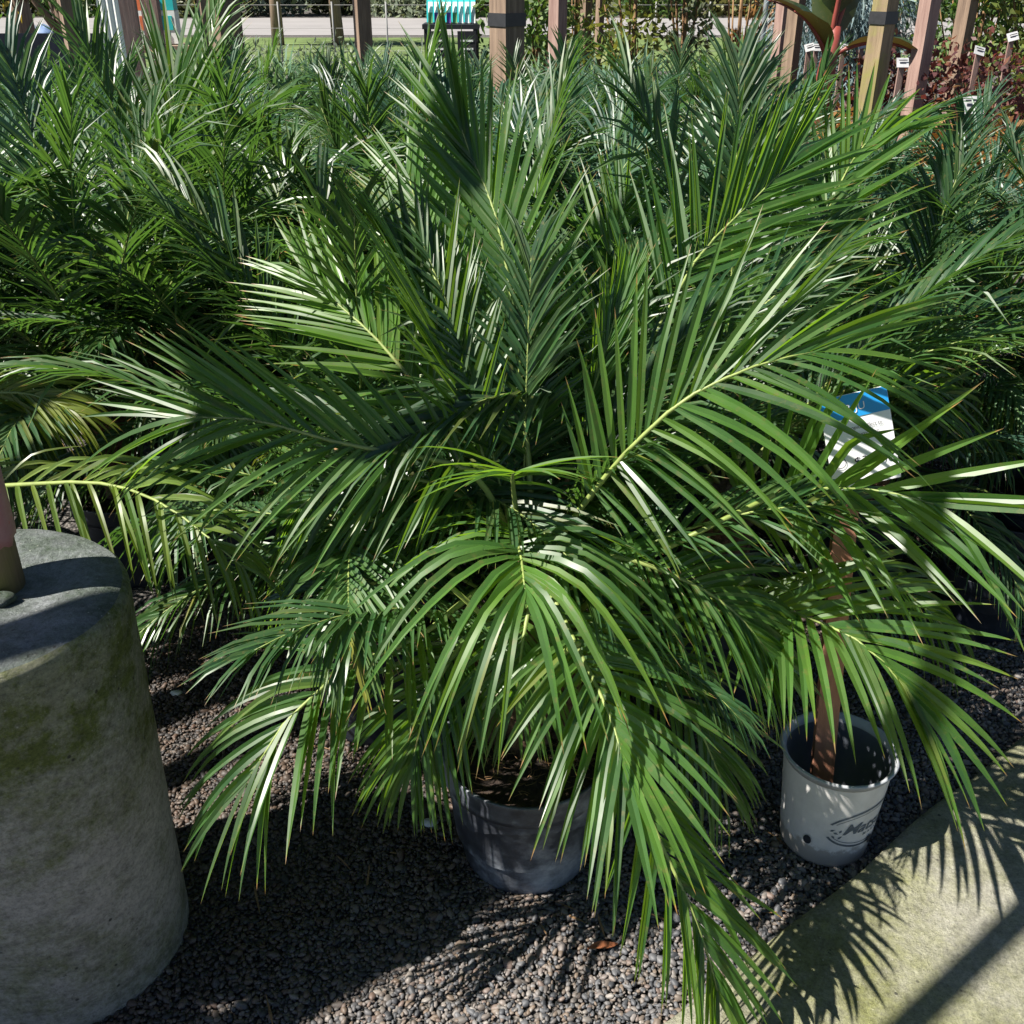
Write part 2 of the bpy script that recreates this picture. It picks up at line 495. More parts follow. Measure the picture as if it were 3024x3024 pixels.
# ------------------------------------------------------------------ pebbles (real stones, uncountable)
POTS = []          # (x, y, r) keep-outs for pebbles
def pebbles():
    sp = 0.0076
    xs = np.arange(-1.05, 1.95, sp); ys = np.arange(0.95, 3.5, sp)
    X, Y = np.meshgrid(xs, ys); X = X.ravel(); Y = Y.ravel()
    X = X + RNG.uniform(-.5, .5, X.size) * sp; Y = Y + RNG.uniform(-.5, .5, Y.size) * sp
    dep = Y * CP + CAM_H * SP
    px = X / dep
    keep = np.abs(px) < 0.53
    dd = (X - SLAB_A.x) * SN.x + (Y - SLAB_A.y) * SN.y
    keep &= dd < -0.002
    keep &= (X - CX) ** 2 + (Y - CY) ** 2 > (CRB - 0.004) ** 2
    for (x, y, r) in POTS: keep &= (X - x) ** 2 + (Y - y) ** 2 > (r - .006) ** 2
    # coarser sampling far away
    far = Y > 2.7
    keep &= ~far | (RNG.uniform(0, 1, X.size) < 0.75)
    X = X[keep]; Y = Y[keep]; n = X.size
    Z = RNG.uniform(0.0, 0.006, n) + 0.004 * np.sin(X * 9) * np.sin(Y * 11) + 0.002
    me = bpy.data.meshes.new('gravel')
    me.vertices.add(n)
    me.vertices.foreach_set('co', np.stack([X, Y, Z], 1).ravel())
    a = me.attributes.new('rot', 'FLOAT_VECTOR', 'POINT')
    a.data.foreach_set('vector', (RNG.uniform(-1, 1, (n, 3)) * np.array([.5, .5, 3.14])).ravel())
    base = RNG.lognormal(0, 0.34, n) * 0.0041
    s = np.stack([base * RNG.uniform(.95, 1.45, n), base * RNG.uniform(.75, 1.05, n), base * RNG.uniform(.55, .85, n)], 1)
    a = me.attributes.new('scl', 'FLOAT_VECTOR', 'POINT'); a.data.foreach_set('vector', s.ravel())
    o = bpy.data.objects.new('gravel', me); COL.objects.link(o)
    tag(o, 'loose rounded grey and tan pea gravel covering the bed', 'gravel', None, 'stuff')
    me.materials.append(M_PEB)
    ng = bpy.data.node_groups.new('pebble_scatter', 'GeometryNodeTree')
    ng.interface.new_socket('Geometry', in_out='INPUT', socket_type='NodeSocketGeometry')
    ng.interface.new_socket('Geometry', in_out='OUTPUT', socket_type='NodeSocketGeometry')
    gi = ng.nodes.new('NodeGroupInput'); go = ng.nodes.new('NodeGroupOutput')
    ico = ng.nodes.new('GeometryNodeMeshIcoSphere'); ico.inputs['Radius'].default_value = 1.0; ico.inputs['Subdivisions'].default_value = 2
    setp = ng.nodes.new('GeometryNodeSetPosition')
    nz = ng.nodes.new('ShaderNodeTexNoise'); nz.inputs['Scale'].default_value = 1.3; nz.inputs['Detail'].default_value = 1.0
    sub = ng.nodes.new('ShaderNodeVectorMath'); sub.operation = 'SUBTRACT'; sub.inputs[1].default_value = (.5, .5, .5)
    sc = ng.nodes.new('ShaderNodeVectorMath'); sc.operation = 'SCALE'; sc.inputs['Scale'].default_value = 0.9
    sm = ng.nodes.new('GeometryNodeSetShadeSmooth')
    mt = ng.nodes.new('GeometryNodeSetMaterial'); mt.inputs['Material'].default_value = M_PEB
    iop = ng.nodes.new('GeometryNodeInstanceOnPoints')
    m2p = ng.nodes.new('GeometryNodeMeshToPoints')
    ar = ng.nodes.new('GeometryNodeInputNamedAttribute'); ar.data_type = 'FLOAT_VECTOR'; ar.inputs['Name'].default_value = 'rot'
    asc = ng.nodes.new('GeometryNodeInputNamedAttribute'); asc.data_type = 'FLOAT_VECTOR'; asc.inputs['Name'].default_value = 'scl'
    e2r = ng.nodes.new('FunctionNodeEulerToRotation')
    L = ng.links.new
    L(nz.outputs['Color'], sub.inputs[0]); L(sub.outputs[0], sc.inputs[0]); L(sc.outputs[0], setp.inputs['Offset'])
    L(ico.outputs['Mesh'], setp.inputs['Geometry']); L(setp.outputs[0], sm.inputs[0]); L(sm.outputs[0], mt.inputs[0])
    L(gi.outputs[0], m2p.inputs['Mesh']); L(m2p.outputs[0], iop.inputs['Points']); L(mt.outputs[0], iop.inputs['Instance'])
    L(ar.outputs['Attribute'], e2r.inputs[0]); L(e2r.outputs[0], iop.inputs['Rotation']); L(asc.outputs['Attribute'], iop.inputs['Scale'])
    L(iop.outputs[0], go.inputs[0])
    md = o.modifiers.new('scatter', 'NODES'); md.node_group = ng
    return o

# ------------------------------------------------------------------ palm fronds
GRAV = Vector((0, 0, -1))
def catmull(pts, n):
    pts = [Vector(p) for p in pts]
    p = [pts[0] * 2 - pts[1]] + pts + [pts[-1] * 2 - pts[-2]]
    out = []
    for i in range(1, len(p) - 2):
        for k in range(8):
            t = k / 8
            a, b_, c, d = p[i - 1], p[i], p[i + 1], p[i + 2]
            out.append(0.5 * ((2 * b_) + (c - a) * t + (2 * a - 5 * b_ + 4 * c - d) * t * t + (3 * b_ - a - 3 * c + d) * t ** 3))
    out.append(pts[-1])
    ds = [0]
    for i in range(1, len(out)): ds.append(ds[-1] + (out[i] - out[i - 1]).length)
    res = []; j = 0
    for k in range(n):
        s = ds[-1] * k / (n - 1)
        while j < len(ds) - 2 and ds[j + 1] < s: j += 1
        u = (s - ds[j]) / max(1e-9, ds[j + 1] - ds[j])
        res.append(out[j].lerp(out[j + 1], min(1, u)))
    return res, ds[-1]

WPROF = [0.40, 0.80, 1.0, 0.99, 0.90, 0.76, 0.56, 0.30, 0.0]
TPROF = [0.0, 0.08, 0.20, 0.33, 0.47, 0.61, 0.75, 0.88, 1.0]
def leaflet(b, base, d, nrm, L, W, droop, kink, fold, rnd, yel, lo=False):
    """one folded blade: two half strips meeting in a sharp midrib"""
    d = d.normalized()
    pos = Vector(base); prev = 0.0
    tp, wp = TPROF, WPROF
    if lo: tp = [0, .2, .6, 1.0]; wp = [.55, 1.0, .8, 0.0]
    vs = []; lt = []
    for t, w in zip(tp, wp):
        step = t - prev
        bend = droop * step * (0.35 + 1.3 * t)
        if kink: bend += 0.55 * math.exp(-((t - kink) / .14) ** 2) * step / .24
        d = (d + GRAV * bend).normalized()
        pos = pos + d * (L * step); prev = t
        side = d.cross(nrm)
        if side.length < 1e-4: side = d.cross(Vector((1, 0, 0)))
        side.normalize(); nn = side.cross(d).normalized()
        hw = W * 0.5 * w
        up = nn * (hw * fold)
        e0 = pos - side * hw + up; e1 = pos + side * hw + up
        vs += [e0, pos, pos, e1]; lt += [t] * 4
    n = len(tp)
    fs = []
    for i in range(n - 1):
        o = i * 4
        fs += [(o, o + 1, o + 5, o + 4), (o + 2, o + 3, o + 7, o + 6)]
    b.add(vs, fs, 0, True)
    b.at.setdefault('lt', []).extend(lt)
    b.at.setdefault('lr', []).extend([rnd] * len(vs))
    b.at.setdefault('ly', []).extend([yel] * len(vs))

def frond_parts(pts, hint, L, NP, s0=0.2, phi=(62, 20), dih=18, droop=0.35, kink=0.0, W=0.017, yel=0.04, rad=0.0055, seed=0, sided=None, lo=False, Lend=0.62, phis=None):
    """returns (rachis MB, list of leaflet MBs)"""
    r = random.Random(seed)
    st, ln = catmull(pts, 40)
    rb = MB()
    k = 14
    idx = [round(i * 39 / (k - 1)) for i in range(k)]
    rb.tube([st[i] for i in idx], [rad * (1.25 - 1.0 * i / 39) for i in idx], 6 if not lo else 4, 0)
    leaves = []
    fb = r.uniform(.15, .85)
    hint = Vector(hint)
    for j in range(NP):
        u = j / (NP - 1)
        s = s0 + (1 - s0) * (u ** 0.95)
        for sd in (-1, 1):
            uu = min(1.0, max(s0, s + r.uniform(-.4, .4) / NP + (0.25 * sd / NP)))
            f = uu * 39; i = min(38, int(f)); p = st[i].lerp(st[i + 1], f - i)
            T = (st[min(39, i + 2)] - st[max(0, i - 1)]).normalized()
            Nn = hint - T * hint.dot(T)
            if Nn.length < 1e-3: Nn = Vector((0, 0, 1)) - T * T.z
            Nn.normalize(); B = T.cross(Nn)
            if phis: phi = phis[0] if sd < 0 else phis[1]
            ph = math.radians(phi[0] + (phi[1] - phi[0]) * u ** 1.2 + r.gauss(0, 3.5))
            dh = math.radians(dih + r.gauss(0, 7))
            d = T * math.cos(ph) + (B * sd * math.cos(dh) + Nn * math.sin(dh)) * math.sin(ph)
            prof = (0.50 + 0.5 * math.sin(math.pi * min(1, u * 1.55 + 0.1) * 0.5)) if u < .6 else 1 - (1 - Lend) * ((u - .6) / .4) ** 1.5
            ll = L * prof * r.uniform(0.9, 1.08)
            dr = droop; kk = kink
            if sided:
                dr, kk = sided[0] if sd < 0 else sided[1]
            dr *= r.uniform(0.6, 1.4)
            if kk: kk = kk + r.uniform(-.1, .1)
            if r.random() < 0.04: kk = r.uniform(.4, .7)
            yy = min(1, max(0, r.gauss(yel - .03, 0.03))) if r.random() > 0.012 else r.uniform(.1, .4)
            ln_n = (Nn + B * (-sd) * 0.45 + Vector((r.gauss(0, .15), r.gauss(0, .15), r.gauss(0, .15)))).normalized()
            lb = MB()
            leaflet(lb, p, d, ln_n, ll, W * (0.82 + 0.2 * prof) * r.uniform(.88, 1.1), dr, kk, r.uniform(.35, .7), min(1, max(0, r.gauss(fb, .22))), yy, lo)
            leaves.append(lb)
    return rb, leaves

def merge(dst, src, mi):
    dst.add(src.v, src.f, mi, True)
    for k in ('lt', 'lr', 'ly'):
        dst.at.setdefault(k, []).extend(src.at.get(k, [0.0] * len(src.v)))

def frond_object(root, spec, seed, split, mat=None, label=None):
    loc = root.location
    pts = [p - loc for p in spec['pts']]
    kw = {k: v for k, v in spec.items() if k not in ('pts', 'split')}
    rb, leaves = frond_parts(pts, seed=seed, **kw)
    mat = mat or M_LEAF
    if split:
        fo = rb.build('frond', M_RACH, root)
        for lb in leaves: lb.build('leaflet', mat, fo)
    else:
        m = MB(); merge(m, rb, 0)
        for lb in leaves: merge(m, lb, 1)
        fo = m.build('frond', [M_RACH, mat], root)
    if label: fo['label'] = label
    return fo

# shared frond shapes for the palms further back
PROTO = []
def make_protos():
    r = random.Random(5)
    for k, (el, bend, ln) in enumerate(((84, 18, .95), (78, 30, 1.0), (70, 42, 1.0), (62, 55, 1.0), (52, 62, .98), (42, 68, .95), (30, 72, .92), (18, 70, .88), (66, 35, .9), (48, 80, 1.0))):
        pts = []; p = Vector((0, 0, 0)); a = math.radians(el)
        n = 9; side = r.uniform(-.25, .25)
        for i in range(n):
            pts.append(p.copy())
            p = p + Vector((math.cos(a), side * i / n * .5, math.sin(a))) * (ln / (n - 1))
            a -= math.radians(bend) / (n - 1) * (0.5 + i / (n - 1))
        rb, lv = frond_parts(pts, (-.35, 0, 1) if el < 75 else (-1, 0, .4), 0.25, 44, 0.18, (56, 16), 16, 0.45 + 0.45 * (el < 45), 0.0, 0.0118, 0.05, .0048, 100 + k, None, True)
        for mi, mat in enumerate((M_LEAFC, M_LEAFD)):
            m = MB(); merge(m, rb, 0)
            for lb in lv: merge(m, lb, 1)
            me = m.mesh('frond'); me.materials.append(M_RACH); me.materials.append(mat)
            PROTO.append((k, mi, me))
make_protos()
def proto(k, mi): return PROTO[k * 2 + mi][2]

POTMESH = {}
def pot_parts(root, h=.28, rb=.125, rt=.155, dent=False, mat=None, soil=0.9):
    mat = mat or M_POT
    key = (h, rb, rt, dent, mat.name)
    if key not in POTMESH:
        def warp(p, a):
            if not dent: return p
            t = max(0, p.z / h)
            k = 1 + t * (0.035 * math.cos(2 * (a - 0.6)) - 0.03 * math.exp(-((((a - 3.6 + math.pi) % (2 * math.pi)) - math.pi) / .35) ** 2))
            k += 0.012 * math.sin(3 * a + 6 * p.z / h) * t
            return Vector((p.x * k, p.y * k, p.z + 0.006 * math.sin(2 * a + 1) * (t > .8)))
        m = MB()
        r1 = rb + (rt - rb) * .84
        prof = [(.001, .002), (rb * .94, .002), (rb * .985, .006), (rb, .02)] + [(rb + (r1 - rb) * t, .02 + (h * .84 - .02) * t) for t in (.15, .3, .45, .6, .75, .9, 1)]
        prof += [(r1 - .004, h * .84), (r1 - .004 - (r1 - rb) * .4, h * .3)]
        m.lathe(prof, 56, 0, warp); wall = m.mesh('wall'); wall.materials.append(mat)
        m = MB()
        m.lathe([(r1 - .003, h * .80), (r1 + .006, h * .805), (r1 + .0075, h * .85), (rt + .001, h * .93), (rt + .004, h * .985), (rt + .003, h), (rt - .002, h), (rt - .004, h * .97), (r1 - .004, h * .80)], 56, 0, warp)
        rim = m.mesh('rim'); rim.materials.append(mat)
        m = MB()
        rs = rb + (rt - rb) * soil - .008
        rr = random.Random(4)
        sprof = [(rs * q / 9 + .0005, h * soil - .012 + .022 * (1 - (q / 9) ** 2)) for q in range(10)][::-1]
        m.lathe(sprof, 40, 0, lambda p, a: Vector((p.x, p.y, p.z + rr.uniform(-.005, .006))))
        so = m.mesh('soil'); so.materials.append(M_SOIL)
        POTMESH[key] = (wall, rim, so)
    wall, rim, so = POTMESH[key]
    w = link('pot', wall, root); link('rim', rim, w); link('soil', so, root)

def trunk_mesh(h, r, seed):
    rr = random.Random(seed); m = MB()
    prof = []
    for i in range(22):
        t = i / 21
        prof.append((r * (1.0 + .35 * math.sin(t * 3.1) - .1 * t) * (1 + .16 * (i % 2)), h * t))
    prof.append((.002, h * 1.02))
    m.lathe(prof, 16, 0, lambda p, a: Vector((p.x * rr.uniform(.86, 1.14), p.y * rr.uniform(.86, 1.14), p.z + rr.uniform(-.006, .006))), False)
    return m

TRUNKS = []
for k in range(3):
    me = trunk_mesh(.30 + .05 * k, .045, k).mesh('trunk'); me.materials.append(M_FIBRE); TRUNKS.append(me)

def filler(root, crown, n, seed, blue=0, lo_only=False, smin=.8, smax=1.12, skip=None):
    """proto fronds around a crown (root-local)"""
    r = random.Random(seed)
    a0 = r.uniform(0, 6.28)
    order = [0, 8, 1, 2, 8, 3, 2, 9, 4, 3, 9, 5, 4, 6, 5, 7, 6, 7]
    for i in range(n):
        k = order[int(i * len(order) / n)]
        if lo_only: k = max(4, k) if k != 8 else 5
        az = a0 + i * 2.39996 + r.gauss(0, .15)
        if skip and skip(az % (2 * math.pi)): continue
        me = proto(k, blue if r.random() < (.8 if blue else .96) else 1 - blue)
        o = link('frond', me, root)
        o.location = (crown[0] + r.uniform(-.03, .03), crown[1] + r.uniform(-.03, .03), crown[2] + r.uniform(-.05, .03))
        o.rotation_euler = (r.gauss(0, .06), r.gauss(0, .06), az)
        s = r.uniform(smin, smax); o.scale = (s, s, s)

def palm_root(x, y, label, group=None, h=.28, dent=False, mat=None, rb=.125, rt=.155):
    root = empty('potted_palm', (x, y, 0), label, 'palm', group)
    pot_parts(root, h, rb, rt, dent, mat)
    POTS.append((x, y, rb))
    return root

# ---- the front palm -------------------------------------------------------
MX, MY = 0.03, 1.585
UPF = (0, -.62, .78)
HERO = [  # front fronds, every leaflet an object
 dict(pts=[P(990,1080,1.60),P(982,1030,1.57),P(974,1004,1.52),P(978,1030,1.45),P(985,1065,1.385),P(990,1112,1.32)], hint=(0,-.25,1), L=.37, NP=20, s0=.33, phi=(98,14), dih=12, droop=.75, kink=.42, W=0.0135, Lend=.8),
 dict(pts=[P(1020,1080,1.58),P(1055,1150,1.50),P(1089,1222,1.42),P(1129,1301,1.33),P(1163,1386,1.25),P(1176,1450,1.2)], hint=(-.1,-.4,.9), L=.27, NP=24, s0=.25, phi=(68,10), dih=4, droop=.55, W=0.0140, Lend=.85),
 dict(pts=[P(1100,1200,1.47),P(1170,1370,1.35),P(1222,1530,1.25),P(1261,1623,1.2),P(1301,1706,1.16),P(1340,1816,1.12),P(1353,1869,1.10)], hint=(.1,-.5,.85), L=.25, NP=23, s0=.3, phi=(40,12), dih=2, droop=.35, W=0.0135),
 dict(pts=[P(1020,1070,1.62),P(1080,980,1.58),P(1150,890,1.55),P(1200,835,1.53),P(1290,755,1.52),P(1400,700,1.52),P(1480,675,1.53),P(1545,662,1.54)], hint=(-.1,-.75,.65), L=.325, NP=24, s0=.3, phi=(58,12), phis=((48,10),(84,22)), dih=8, droop=.3, sided=((.2,0),(.55,0)), W=0.0135, Lend=.85),
 dict(pts=[P(960,1080,1.58),P(880,1130,1.52),P(800,1195,1.45),P(723,1232,1.40),P(670,1250,1.37),P(617,1290,1.33),P(577,1326,1.30),P(538,1362,1.28),P(490,1437,1.24),P(474,1460,1.23)], hint=(-.05,-.35,.93), L=.255, NP=25, s0=.34, phi=(62,14), dih=6, droop=.55, sided=((.35,0),(.75,0)), W=0.0126, Lend=.8),
 dict(pts=[P(960,1000,1.6),P(900,900,1.58),P(840,872,1.56),P(720,850,1.54),P(650,838,1.53),P(569,816,1.53),P(479,792,1.54),P(400,788,1.56),P(364,787,1.57)], hint=(0,-.7,.7), L=.285, NP=28, s0=.24, phi=(52,10), dih=10, droop=.25, phis=((62,14),(44,8)), sided=((.55,0),(.16,0)), W=0.0119, Lend=.85),
]
REST = [
 dict(pts=[P(1005,1060,1.62),P(1000,900,1.66),P(985,740,1.72),P(970,600,1.78),P(950,470,1.84),P(925,375,1.9),P(885,285,1.97),P(868,235,2.0)], hint=(-.1,-1,.25), L=.275, NP=44, s0=.24, phi=(52,11), dih=14, droop=.06, W=0.0131, Lend=.9),
 dict(pts=[P(960,1020,1.64),P(900,830,1.66),P(870,747,1.68),P(811,588,1.74),P(765,499,1.8),P(740,460,1.84)], hint=(.7,-.7,.2), L=.27, NP=34, s0=.25, phi=(38,8), dih=26, droop=.08, W=0.0119),
 dict(pts=[P(960,1000,1.68),P(850,790,1.75),P(778,717,1.8),P(705,634,1.86),P(639,575,1.92),P(585,525,1.97)], hint=(.1,-.85,.5), L=.265, NP=34, s0=.25, phi=(56,14), dih=8, droop=.12, W=0.0127),
 dict(pts=[P(1010,1060,1.66),P(1090,900,1.72),P(1170,780,1.78),P(1230,640,1.84),P(1293,526,1.92),P(1326,473,1.96),P(1392,406,2.02),P(1459,340,2.08),P(1480,318,2.1)], hint=(0,-.9,.45), L=.315, NP=41, s0=.25, phi=(56,16), dih=8, droop=.08, W=0.0143, Lend=.85),
 dict(pts=[P(1030,1050,1.66),P(1080,880,1.7),P(1130,700,1.74),P(1160,600,1.77),P(1172,560,1.79)], hint=(0,-1,.1), L=.17, NP=25, s0=.5, phi=(18,6), dih=10, droop=.02, W=0.0103),
 dict(pts=[P(985,1040,1.6),P(972,950,1.56),P(967,905,1.5),P(969,893,1.44),P(971,893,1.41)], hint=(0,0,1), L=.165, NP=12, s0=.6, phi=(88,40), dih=12, droop=.5, W=0.0103),
 dict(pts=[P(950,1020,1.66),P(860,930,1.62),P(740,900,1.62),P(620,920,1.64),P(540,980,1.66)], hint=(0,-.5,.8), L=.27, NP=34, s0=.25, phi=(60,20), dih=0, droop=1.1, W=0.0110),
 dict(pts=[P(950,1060,1.66),P(850,1000,1.66),P(720,980,1.68),P(600,1010,1.72),P(500,1080,1.76)], hint=(0,-.5,.8), L=.26, NP=34, s0=.25, phi=(55,20), dih=0, droop=1.0, W=0.0119),
 dict(pts=[P(1030,1080,1.6),P(1150,1050,1.55),P(1280,1090,1.52),P(1380,1150,1.5),P(1450,1230,1.48)], hint=(.1,-.45,.85), L=.26, NP=34, s0=.25, phi=(58,16), dih=2, droop=.7, W=0.0119),
 dict(pts=[P(1000,1000,1.75),P(1060,800,1.88),P(1110,620,2.02),P(1150,480,2.15),P(1180,380,2.25)], hint=(-.1,-1,.3), L=.27, NP=37, s0=.25, phi=(52,16), dih=10, droop=.1, W=0.0122),
 dict(pts=[P(960,1000,1.75),P(890,760,1.9),P(830,560,2.05),P(790,400,2.2),P(770,330,2.27)], hint=(.1,-1,.3), L=.27, NP=37, s0=.25, phi=(52,16), dih=10, droop=.1, W=0.0122),
 dict(pts=[P(1040,1150,1.58),P(1130,1180,1.5),P(1230,1260,1.44),P(1310,1360,1.4),P(1360,1470,1.37)], hint=(.1,-.4,.9), L=.24, NP=32, s0=.2, phi=(62,14), dih=2, droop=.7, W=0.0115),
 dict(pts=[P(960,1130,1.56),P(900,1180,1.5),P(840,1260,1.44),P(800,1350,1.4),P(780,1430,1.37)], hint=(0,-.4,.9), L=.24, NP=32, s0=.2, phi=(62,14), dih=2, droop=.8, W=0.0115),
 dict(pts=[P(1010,1100,1.58),P(1000,1140,1.5),P(985,1220,1.44),P(975,1300,1.41)], hint=(0,-.4,.9), L=.22, NP=23, s0=.25, phi=(70,14), dih=2, droop=.8, W=0.0110),
]
main = palm_root(MX, MY, 'large front palm with arching fronds in a dented dusty black pot', None, .285, True, M_POT, .132, .172)
for i, s in enumerate(HERO): frond_object(main, s, 24 + i, True)
for i, s in enumerate(REST): frond_object(main, s, 60 + i, False)
for k, (dx, dy, hh, sc_) in enumerate(((0.0, .02, .40, .8), (-.07, .05, .30, .62), (.075, .055, .33, .62))):
    m = trunk_mesh(hh, .045 * sc_, 10 + k)
    m.build('trunk', M_FIBRE, main, (dx, dy, .235))
# petioles in the heart of the palm
rr = random.Random(31)
for k in range(26):
    a = rr.uniform(0, 6.28); q = rr.uniform(.01, .06)
    p0 = Vector((q * math.cos(a), q * math.sin(a) + .03, rr.uniform(.3, .55)))
    lean = rr.uniform(.05, .4)
    p1 = p0 + Vector((math.cos(a) * lean * .4, math.sin(a) * lean * .4, .16))
    p2 = p1 + Vector((math.cos(a) * lean * .7, math.sin(a) * lean * .7, .17))
    m = MB(); m.tube([p0, p1, p2], [.0075, .0058, .0042], 6)
    m.build('petiole', M_DEAD if rr.random() < .3 else M_PETI, main)
# fine roots and fibres on the soil
m = MB()
for k in range(150):
    a = rr.uniform(0, 6.28); q = rr.uniform(.03, .135)
    p = Vector((q * math.cos(a), q * math.sin(a), .262 + rr.uniform(0, .012))); pts = [p]
    h = rr.uniform(0, 6.28)
    for s in range(3):
        h += rr.gauss(0, .7)
        pts.append(pts[-1] + Vector((math.cos(h) * .012, math.sin(h) * .012, rr.uniform(-.004, .006))))
    m.tube(pts, .0008, 3)
tag(m.build('root_fibre', M_DEAD, main), kind='stuff')
filler(main, (.0, .07, .50), 22, 77, 0, False, .5, .72, lambda a: a > 4.1 and a < 5.4)
filler(main, (-.02, .06, .56), 26, 3, 0, False, .7, .92, lambda a: a > 3.5 and a < 5.9)

# ---- palm behind on the right --------------------------------------------
RX, RY = 0.50, 2.12
rp = palm_root(RX, RY, 'palm behind the white pot, long fronds reaching over it, in a dark pot', None, .30, False, M_POTD, .14, .17)
RIGHT = [
 dict(pts=[P(1350,1000,2.05),P(1385,950,1.92),P(1423,938,1.8),P(1541,922,1.62),P(1631,922,1.54),P(1699,933,1.5),P(1762,951,1.46)], hint=(0,-.9,.45), L=.315, NP=20, s0=.22, phi=(62,12), phis=((60,10),(70,14)), dih=2, droop=.2, sided=((.06,0),(.3,0)), W=.0165, Lend=.9),
 dict(pts=[P(1330,1040,2.05),P(1340,1110,1.88),P(1406,1132,1.7),P(1476,1149,1.6),P(1546,1174,1.52),P(1597,1195,1.47),P(1632,1220,1.44),P(1685,1266,1.4),P(1713,1305,1.37)], hint=(.05,-.65,.75), L=.295, NP=27, s0=.22, phi=(66,12), dih=2, droop=.4, W=.016, Lend=.85),
]
RREST = [
 dict(pts=[P(1380,900,2.1),P(1440,700,2.2),P(1500,540,2.3),P(1560,400,2.4),P(1623,280,2.5),P(1680,248,2.54)], hint=(-.1,-.8,.6), L=.3, NP=26, s0=.25, phi=(52,12), dih=8, droop=.15, W=.016),
 dict(pts=[P(1390,900,2.1),P(1500,800,2.15),P(1620,740,2.2),P(1720,730,2.25),P(1790,745,2.3)], hint=(0,-.7,.7), L=.28, NP=24, s0=.25, phi=(56,14), dih=6, droop=.4, W=.015),
 dict(pts=[P(1370,950,2.05),P(1470,1010,2.0),P(1590,1050,1.98),P(1700,1110,1.98),P(1790,1190,1.98)], hint=(0,-.5,.85), L=.26, NP=24, s0=.25, phi=(58,14), dih=2, droop=.8, W=.014),
]
for i, s in enumerate(RIGHT): frond_object(rp, s, 140 + i, True)
for i, s in enumerate(RREST): frond_object(rp, s, 150 + i, False)
link('trunk', TRUNKS[1], rp).location = (0, 0, .25)
filler(rp, (0, .02, .60), 22, 8, 0, False, .8, 1.05, lambda a: 4.0 < a < 5.6)

# ---- palm off the left edge whose frond crosses above the footing ---------
lp = palm_root(-1.42, 2.02, 'palm at the left edge with yellow tipped frond reaching over the concrete footing', None, .28, False, M_POTD)
LEFT = [
 dict(pts=[P(-170,960,1.98),P(-90,925,1.9),P(0,917,1.84),P(90,912,1.78),P(170,910,1.74),P(250,925,1.68),P(330,965,1.6),P(400,1020,1.54),P(455,1068,1.5)], hint=(.05,-.45,.9), L=.235, NP=25, s0=.12, phi=(50,16), dih=10, droop=.5, sided=((.35,.55),(.9,.3)), W=.0105, yel=.2),
 dict(pts=[P(-170,900,2.05),P(-100,790,2.1),P(-20,745,2.15),P(60,745,2.15),P(140,775,2.12)], hint=(.05,-.45,.9), L=.2, NP=22, s0=.2, phi=(50,16), dih=4, droop=.9, W=.011, yel=.3),
]
for i, s in enumerate(LEFT): frond_object(lp, s, 170 + i, i == 0)
link('trunk', TRUNKS[0], lp).location = (0, 0, .25)
filler(lp, (0, .02, .6), 11, 18, 0, False, .75, .95, lambda a: a < 1.0 or a > 4.4)

# ---- palms close behind the front palm ------------------------------------
def std_palm(x, y, label, seed, blue, n=16, ch=None, sc_=1.0, group=None, potmat=None):
    rt = palm_root(x, y, label, group, .28, False, potmat or M_POTD)
    r = random.Random(seed)
    c = ch or r.uniform(.40, .5)
    t = link('trunk', TRUNKS[seed % 3], rt); t.location = (0, 0, .25)
    filler(rt, (0, 0, c), n, seed, blue, False, .84 * sc_, 1.1 * sc_)
    return rt
p4 = std_palm(-.33, 2.02, 'palm directly behind and left of the dented pot, its dark pot half hidden', 41, 0, 22, .5, .82)
p3 = std_palm(-.76, 2.74, 'palm in a black pot on the gravel beyond the concrete footing', 42, 0, 22, .5, .95)
q = palm_root(-1.02, 3.1, 'palm with one tall straight upright frond at upper left', None, .28, False, M_POTD)
frond_object(q, dict(pts=[P(345,640,2.95),P(325,500,2.95),P(321,453,2.97),P(318,357,3.02),P(321,275,3.07),P(324,235,3.1),P(328,165,3.15)], hint=(-.05,-1,.25), L=.33, NP=30, s0=.2, phi=(50,12), dih=8, droop=.05, W=.0165, Lend=.95), 200, False)
link('trunk', TRUNKS[2], q).location = (0, 0, .25)
filler(q, (0, 0, .5), 22, 43, 0)

ORD = ['first', 'second', 'third', 'fourth', 'fifth', 'sixth', 'seventh', 'eighth', 'ninth', 'tenth', 'eleventh', 'twelfth']
rows = [(2.75, .62, .66, [( .12,)]), ]
rowdefs = [(2.72, [-1.75, -1.25, .06, 1.12, 1.66]), (3.3, [-1.75, -.42, .12, .66, 1.25, 1.85]), (3.9, [-2.1, -1.45, -.85, -.25, .35, .95, 1.5]),
           (4.55, [-2.45, -1.8, -1.15, -.5, .15, .8, 1.35]), (5.25, [-2.8, -2.1, -1.4, -.7, 0.0, .7, 1.3]), (6.0, [-3.1, -2.35, -1.6, -.85, -.1, .65])]
rname = ['nearest', 'second', 'third', 'fourth', 'fifth', 'rearmost']
sd = 300
for ri, (y, xs) in enumerate(rowdefs):
    for ci, x in enumerate(xs):
        sd += 1
        r = random.Random(sd)
        std_palm(x + r.uniform(-.1, .1), y + r.uniform(-.12, .12), '%s palm from the left in the %s row of the dense palm bed behind' % (ORD[ci], rname[ri]),
                 sd, 1 if r.random() < .3 + .12 * ri else 0, 24 if ri < 3 else 22, None, [1.0, .98, .93, .89, .85, .80][ri] * (.84 if x > 1.1 else 1), 'palms in the dense bed behind the front palm')

